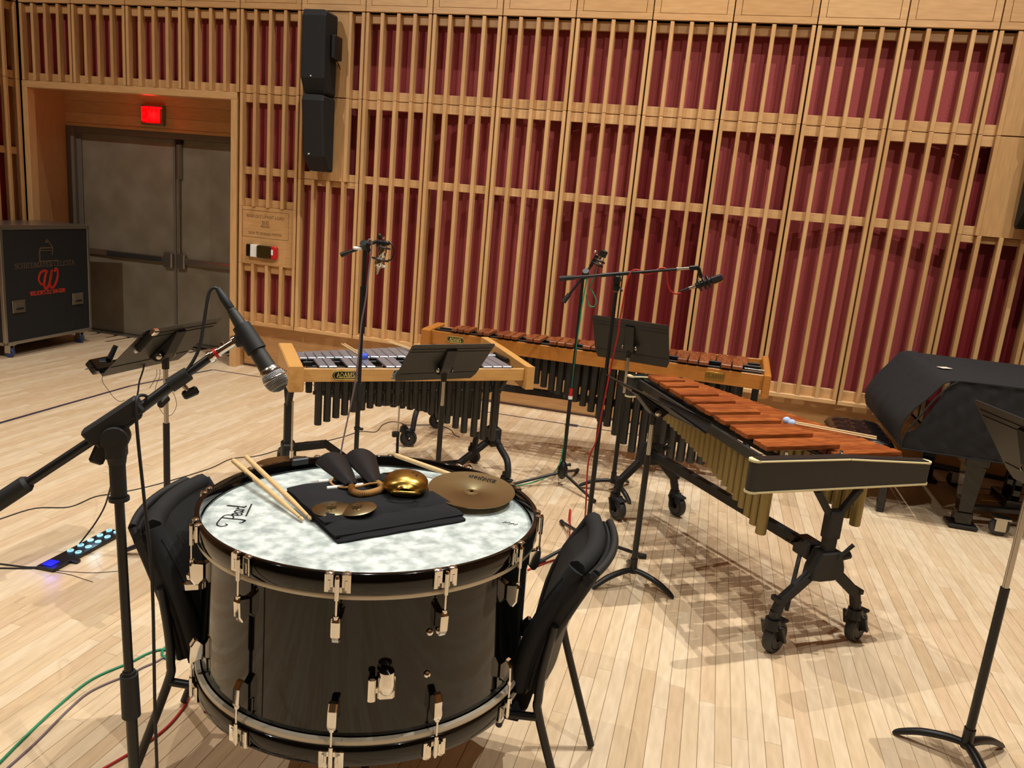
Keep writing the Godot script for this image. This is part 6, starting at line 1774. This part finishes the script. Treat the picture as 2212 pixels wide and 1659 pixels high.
# ------------------------------------------------------------------ small things and cables
func build_small_things() -> void:
	# strip of lit buttons on the floor
	var t := thing("lit_switch_strip", "flat black floor strip with ten glowing white pads and a blue corner", "light strip", Vector3(-2.695, 0, -2.775), 0.03)
	part(t, "board", MB.new().box(Vector3(-0.045, 0.0, -0.23), Vector3(0.045, 0.018, 0.215), 0.003), M.black)
	var lit := glow(Color(0.62, 0.90, 1.0), 2.2)
	for i in 5:
		for s in [-1, 1]:
			var q := []
			for k in 12:
				var a := TAU * k / 12
				q.append(Vector2(cos(a) * 0.0135, sin(a) * 0.0155))
			var b := MB.new()
			b.xf = Transform3D(Basis(Vector3(1, 0, 0), Vector3(0, 0, -1), Vector3(0, 1, 0)), Vector3(s * 0.0215, 0.018, -0.205 + 0.062 * i))
			b.prism(q, 0.0, 0.006, 0.001)
			var o := part(t, "light_pad", b, lit)
			part(o, "pad_cross", MB.new().box(Vector3(s * 0.0215 - 0.009, 0.0242, -0.2065 + 0.062 * i), Vector3(s * 0.0215 + 0.009, 0.0246, -0.2035 + 0.062 * i)).box(Vector3(s * 0.0215 - 0.0015, 0.0242, -0.215 + 0.062 * i), Vector3(s * 0.0215 + 0.0015, 0.0246, -0.195 + 0.062 * i)), M.tag_blue)
	part(t, "blue_light", MB.new().box(Vector3(-0.030, 0.018, 0.15), Vector3(0.018, 0.023, 0.20), 0.002), glow(Color(0.10, 0.12, 1.0), 3.0))
	part(t, "plug", MB.new().box(Vector3(0.04, 0.002, 0.085), Vector3(0.075, 0.016, 0.115), 0.004), M.black)
	for l in [[Vector3(0, 0.07, -0.08), Color(0.75, 0.92, 1.0), 0.035], [Vector3(-0.005, 0.05, 0.175), Color(0.15, 0.2, 1.0), 0.03]]:
		var ol := OmniLight3D.new()
		ol.name = "pad_glow"
		ol.position = l[0]
		ol.light_color = l[1]
		ol.light_energy = l[2]
		ol.light_size = 0.03
		ol.omni_range = 20
		ol.omni_attenuation = 2
		ol.shadow_enabled = true
		t.add_child(ol, true)
	# dark tape lines on the floor
	var tp := thing("floor_tape", "long dark tape line on the boards running along the wall", "tape", Vector3.ZERO)
	part(tp, "strip", MB.new().box(Vector3(-4.52, 0.0, -6.322), Vector3(2.5, 0.0006, -6.300)), M.tape)
	part(tp, "patch", MB.new().box(Vector3(-1.06, 0.0, -6.345), Vector3(-0.95, 0.0009, -6.270)), M.tape)
	var tp2 := thing("floor_tape", "dark tape line on the boards running from the wall past the music stand", "tape", Vector3.ZERO)
	part(tp2, "strip", MB.new().quad_slab([Vector3(-4.535, 0.0006, -6.31), Vector3(-4.505, 0.0006, -6.31), Vector3(-4.655, 0.0006, -5.39), Vector3(-4.685, 0.0006, -5.39)], Vector3(0, -0.0006, 0)).quad_slab([Vector3(-4.685, 0.0006, -5.39), Vector3(-4.655, 0.0006, -5.39), Vector3(-4.605, 0.0006, -4.0), Vector3(-4.64, 0.0006, -4.0)], Vector3(0, -0.0006, 0)).quad_slab([Vector3(-4.64, 0.0006, -4.0), Vector3(-4.605, 0.0006, -4.0), Vector3(-4.58, 0.0006, -2.6), Vector3(-4.615, 0.0006, -2.6)], Vector3(0, -0.0006, 0)), M.tape)
	# hi-hat behind the drum
	var h := thing("hi_hat_stand", "chrome hi-hat stand with a bronze cymbal behind the bass drum", "cymbal stand", Vector3(-1.79, 0, -3.09))
	part(h, "rod", MB.new().tube(Vector3(0, 0.40, 0), Vector3(0, 0.80, 0), 0.0042, 0.0042, 10), M.steel)
	part(h, "cymbal", MB.new().lathe([Vector2(0.01, 0.502), Vector2(0.03, 0.498), Vector2(0.10, 0.490), Vector2(0.178, 0.476), Vector2(0.178, 0.4745), Vector2(0.10, 0.487), Vector2(0.03, 0.4955), Vector2(0.01, 0.499)], 64), M.cymbal)
	part(h, "clutch", MB.new().tube(Vector3(0, 0.495, 0), Vector3(0, 0.56, 0), 0.011, 0.009, 12).tube(Vector3(0, 0.53, 0), Vector3(0.022, 0.53, 0), 0.004, 0.004, 8), M.chrome)
	part(h, "tube", MB.new().tube(Vector3(0, 0.06, 0), Vector3(0, 0.44, 0), 0.0125, 0.0125, 14), M.chrome)
	for k in 3:
		var a := TAU * k / 3 + 0.5
		part(h, "leg", MB.new().bar(Vector3(0, 0.30, 0), Vector3(cos(a) * 0.22, 0.006, sin(a) * 0.22), 0.012, 0.006, 0.002), M.chrome)
	part(h, "pedal", MB.new().box(Vector3(-0.04, 0.005, 0.05), Vector3(0.04, 0.03, 0.30), 0.005), M.satin)

func cable(called: String, label: String, runs: Array, r: float, m: Material) -> void:
	var t := thing(called, label, "cable")
	for p in runs:
		part(t, "run", MB.new().sweep(smooth(p, 5), r, 7), m)

func build_cables() -> void:
	var c := CABLES
	cable("floor_cable", "thin black cable wandering over the boards towards the marimba", [c.black_long], 0.003, M.black_cord)
	cable("power_cable", "black power cable ending at the glowing floor strip", [c.board_a], 0.0035, M.black_cord)
	cable("signal_cable", "black signal cable curving round to the plug of the glowing strip", [c.board_b], 0.0035, M.black_cord)
	cable("thin_wire", "hair-thin wire on the boards beside the glowing strip", [c.thin], 0.0012, M.black_cord)
	cable("thin_wire", "hair-thin wire running from the glowing strip under the stand foot", [c.thin2], 0.0012, M.black_cord)
	cable("green_cable", "green microphone cable with a loop on the floor beside the chair", [c.green], 0.0045, M.green_cord)
	cable("grey_cable", "grey microphone cable beside the green one on the floor", [c.grey], 0.004, M.grey_cord)
	cable("red_cable", "red cable on the floor under the bass drum", [c.red_fl], 0.0045, M.red_cord)
	cable("red_cable", "red cable hanging from the long boom with the gold-grilled microphone", [c.red_boom, c.red_drop + c.red_base], 0.0042, M.red_cord)
	cable("green_cable", "green cable hanging on the stand in front of the marimba", [c.green_loop, c.green_drop + c.green_base], 0.0042, M.green_cord)
	cable("grey_cable", "grey cable hanging beside the silver condenser microphone", [c.grey_drop], 0.0042, M.grey_cord)
	cable("black_cable", "black cable hanging from the music stand to the glowing strip", [c.stand_drop], 0.0038, M.black_cord)
	cable("thin_wire", "hair-thin wire hanging from the recorder on the music stand", [c.wire_a], 0.0011, M.black_cord)
	cable("thin_wire", "hair-thin wire looping round the pole of the music stand", [c.wire_c, c.wire_b], 0.0011, M.black_cord)
	# the vocal microphone's cable along its boom and down the stand
	cable("microphone_cable", "thick black cable from the vocal microphone along its boom", [[Vector3(-1.049, 1.516, -1.484), Vector3(-1.058, 1.519, -1.480), Vector3(-1.065, 1.505, -1.472), Vector3(-1.063, 1.442, -1.452), Vector3(-1.062, 1.385, -1.432), Vector3(-1.078, 1.335, -1.405), Vector3(-1.098, 1.307, -1.390), Vector3(-1.125, 1.282, -1.370), Vector3(-1.140, 1.291, -1.352), Vector3(-1.136, 1.281, -1.328), Vector3(-1.125, 1.206, -1.318), Vector3(-1.105, 1.073, -1.310), Vector3(-1.085, 0.898, -1.305), Vector3(-1.075, 0.60, -1.295), Vector3(-1.070, 0.30, -1.290), Vector3(-1.09, 0.06, -1.27), Vector3(-1.05, 0.006, -1.20), Vector3(-0.95, 0.005, -1.05)]], 0.0036, M.black_cord)

const CABLES := {
	"black_long": [Vector3(-3.330, 0.003, -2.767), Vector3(-3.302, 0.003, -2.895), Vector3(-3.267, 0.003, -3.069), Vector3(-3.134, 0.003, -3.159), Vector3(-3.127, 0.003, -3.327), Vector3(-3.056, 0.003, -3.436), Vector3(-2.970, 0.003, -3.632), Vector3(-2.882, 0.003, -3.983), Vector3(-2.875, 0.003, -4.213), Vector3(-2.761, 0.003, -4.355), Vector3(-2.674, 0.003, -4.703), Vector3(-2.638, 0.003, -4.782), Vector3(-2.558, 0.003, -4.817), Vector3(-2.480, 0.003, -5.021), Vector3(-2.432, 0.003, -5.201), Vector3(-2.332, 0.003, -5.248), Vector3(-2.365, 0.003, -5.448), Vector3(-2.343, 0.003, -5.569), Vector3(-2.276, 0.003, -5.581), Vector3(-2.199, 0.003, -5.551), Vector3(-2.092, 0.003, -5.619), Vector3(-1.978, 0.003, -5.674), Vector3(-1.855, 0.003, -5.615), Vector3(-1.783, 0.003, -5.499), Vector3(-1.728, 0.003, -5.461)],
	"board_a": [Vector3(-3.022, 0.004, -2.499), Vector3(-2.902, 0.004, -2.530), Vector3(-2.775, 0.004, -2.554), Vector3(-2.713, 0.004, -2.593), Vector3(-2.696, 0.004, -2.622)],
	"board_b": [Vector3(-2.977, 0.004, -2.460), Vector3(-2.869, 0.004, -2.500), Vector3(-2.734, 0.004, -2.564), Vector3(-2.679, 0.004, -2.635), Vector3(-2.668, 0.004, -2.676), Vector3(-2.671, 0.004, -2.701)],
	"thin": [Vector3(-2.739, 0.002, -2.556), Vector3(-2.662, 0.002, -2.567), Vector3(-2.570, 0.002, -2.575), Vector3(-2.502, 0.002, -2.568), Vector3(-2.435, 0.002, -2.562)],
	"thin2": [Vector3(-2.692, 0.002, -2.573), Vector3(-2.590, 0.002, -2.596), Vector3(-2.497, 0.002, -2.629), Vector3(-2.434, 0.002, -2.668), Vector3(-2.384, 0.002, -2.711)],
	"green": [Vector3(-1.841, 0.005, -1.502), Vector3(-1.857, 0.005, -1.578), Vector3(-1.884, 0.005, -1.701), Vector3(-1.910, 0.005, -1.853), Vector3(-1.919, 0.005, -2.003), Vector3(-1.873, 0.005, -2.130), Vector3(-1.854, 0.005, -2.204), Vector3(-1.825, 0.005, -2.243), Vector3(-1.774, 0.005, -2.244), Vector3(-1.747, 0.005, -2.222), Vector3(-1.754, 0.005, -2.200), Vector3(-1.794, 0.005, -2.209), Vector3(-1.820, 0.005, -2.242), Vector3(-1.820, 0.005, -2.294), Vector3(-1.809, 0.005, -2.355), Vector3(-1.789, 0.005, -2.408), Vector3(-1.769, 0.005, -2.474)],
	"grey": [Vector3(-1.807, 0.004, -1.487), Vector3(-1.818, 0.004, -1.565), Vector3(-1.834, 0.004, -1.687), Vector3(-1.866, 0.004, -1.846), Vector3(-1.872, 0.004, -1.952), Vector3(-1.825, 0.004, -2.074), Vector3(-1.810, 0.004, -2.126), Vector3(-1.789, 0.004, -2.186), Vector3(-1.791, 0.004, -2.266), Vector3(-1.786, 0.004, -2.404), Vector3(-1.775, 0.004, -2.513)],
	"red_fl": [Vector3(-1.595, 0.005, -1.566), Vector3(-1.561, 0.005, -1.671), Vector3(-1.536, 0.005, -1.757), Vector3(-1.521, 0.005, -1.821), Vector3(-1.519, 0.005, -1.906), Vector3(-1.541, 0.005, -2.016), Vector3(-1.576, 0.005, -2.100), Vector3(-1.601, 0.005, -2.212)],
	"red_drop": [Vector3(-0.354, 1.512, -3.779), Vector3(-0.374, 1.514, -3.776), Vector3(-0.392, 1.502, -3.774), Vector3(-0.404, 1.471, -3.773), Vector3(-0.410, 1.430, -3.772), Vector3(-0.413, 1.373, -3.772), Vector3(-0.416, 1.315, -3.771), Vector3(-0.420, 1.257, -3.771), Vector3(-0.420, 1.196, -3.771), Vector3(-0.435, 1.032, -3.769), Vector3(-0.452, 0.816, -3.767), Vector3(-0.465, 0.644, -3.765), Vector3(-0.493, 0.516, -3.762), Vector3(-0.470, 0.200, -3.700), Vector3(-0.520, 0.080, -3.660)],
	"red_base": [Vector3(-0.649, 0.006, -4.381), Vector3(-0.627, 0.006, -4.220), Vector3(-0.584, 0.006, -4.108), Vector3(-0.502, 0.006, -4.022), Vector3(-0.430, 0.006, -3.964), Vector3(-0.435, 0.006, -3.871), Vector3(-0.489, 0.006, -3.777), Vector3(-0.572, 0.006, -3.689), Vector3(-0.628, 0.006, -3.610), Vector3(-0.654, 0.006, -3.564), Vector3(-0.696, 0.006, -3.488)],
	"red_boom": [Vector3(-0.355, 1.511, -3.799), Vector3(-0.338, 1.498, -3.801), Vector3(-0.314, 1.498, -3.804), Vector3(-0.291, 1.507, -3.807), Vector3(-0.266, 1.528, -3.810), Vector3(-0.245, 1.533, -3.812), Vector3(-0.232, 1.527, -3.814), Vector3(-0.224, 1.504, -3.815), Vector3(-0.216, 1.464, -3.816), Vector3(-0.202, 1.433, -3.817), Vector3(-0.181, 1.418, -3.820), Vector3(-0.161, 1.419, -3.822), Vector3(-0.144, 1.427, -3.824)],
	"green_drop": [Vector3(-0.787, 1.405, -4.785), Vector3(-0.783, 1.415, -4.786), Vector3(-0.773, 1.414, -4.787), Vector3(-0.765, 1.381, -4.789), Vector3(-0.772, 1.287, -4.788), Vector3(-0.779, 1.181, -4.786), Vector3(-0.780, 1.096, -4.786), Vector3(-0.787, 0.898, -4.785), Vector3(-0.788, 0.594, -4.785), Vector3(-0.795, 0.376, -4.784), Vector3(-0.806, 0.185, -4.782), Vector3(-0.821, 0.126, -4.780)],
	"green_loop": [Vector3(-0.718, 1.407, -4.827), Vector3(-0.723, 1.383, -4.826), Vector3(-0.741, 1.335, -4.823), Vector3(-0.751, 1.307, -4.821), Vector3(-0.737, 1.298, -4.824), Vector3(-0.712, 1.264, -4.828), Vector3(-0.698, 1.228, -4.830), Vector3(-0.705, 1.198, -4.829), Vector3(-0.720, 1.192, -4.826), Vector3(-0.739, 1.200, -4.823), Vector3(-0.755, 1.233, -4.821), Vector3(-0.762, 1.264, -4.820)],
	"green_base": [Vector3(-0.867, 0.030, -5.019), Vector3(-0.879, 0.030, -4.876), Vector3(-0.937, 0.030, -4.713), Vector3(-1.003, 0.030, -4.601), Vector3(-1.075, 0.030, -4.524)],
	"grey_drop": [Vector3(-1.682, 1.522, -3.578), Vector3(-1.677, 1.538, -3.580), Vector3(-1.666, 1.530, -3.585), Vector3(-1.664, 1.485, -3.586), Vector3(-1.671, 1.393, -3.583), Vector3(-1.679, 1.253, -3.579), Vector3(-1.695, 1.110, -3.572), Vector3(-1.700, 0.966, -3.569), Vector3(-1.709, 0.820, -3.565), Vector3(-1.729, 0.671, -3.556), Vector3(-1.753, 0.507, -3.544), Vector3(-1.770, 0.366, -3.536)],
	"stand_drop": [Vector3(-2.378, 1.007, -2.868), Vector3(-2.396, 0.952, -2.865), Vector3(-2.409, 0.898, -2.862), Vector3(-2.427, 0.843, -2.859), Vector3(-2.435, 0.788, -2.857), Vector3(-2.463, 0.677, -2.852), Vector3(-2.515, 0.528, -2.842), Vector3(-2.539, 0.447, -2.837), Vector3(-2.561, 0.376, -2.833), Vector3(-2.578, 0.306, -2.830), Vector3(-2.605, 0.222, -2.825), Vector3(-2.652, 0.135, -2.816), Vector3(-2.710, 0.050, -2.805), Vector3(-2.743, 0.006, -2.798)],
	"wire_a": [Vector3(-2.465, 0.908, -2.694), Vector3(-2.467, 0.891, -2.686), Vector3(-2.467, 0.870, -2.689), Vector3(-2.461, 0.836, -2.709), Vector3(-2.454, 0.794, -2.736), Vector3(-2.447, 0.773, -2.761), Vector3(-2.441, 0.774, -2.782)],
	"wire_b": [Vector3(-2.362, 0.908, -2.893), Vector3(-2.362, 0.878, -2.893), Vector3(-2.374, 0.844, -2.883), Vector3(-2.386, 0.818, -2.874)],
	"wire_c": [Vector3(-2.326, 0.917, -2.870), Vector3(-2.327, 0.883, -2.870), Vector3(-2.337, 0.849, -2.862), Vector3(-2.342, 0.813, -2.858), Vector3(-2.335, 0.759, -2.863), Vector3(-2.321, 0.715, -2.875), Vector3(-2.303, 0.699, -2.889), Vector3(-2.286, 0.710, -2.902), Vector3(-2.274, 0.746, -2.912), Vector3(-2.278, 0.783, -2.909), Vector3(-2.289, 0.818, -2.901)],
}
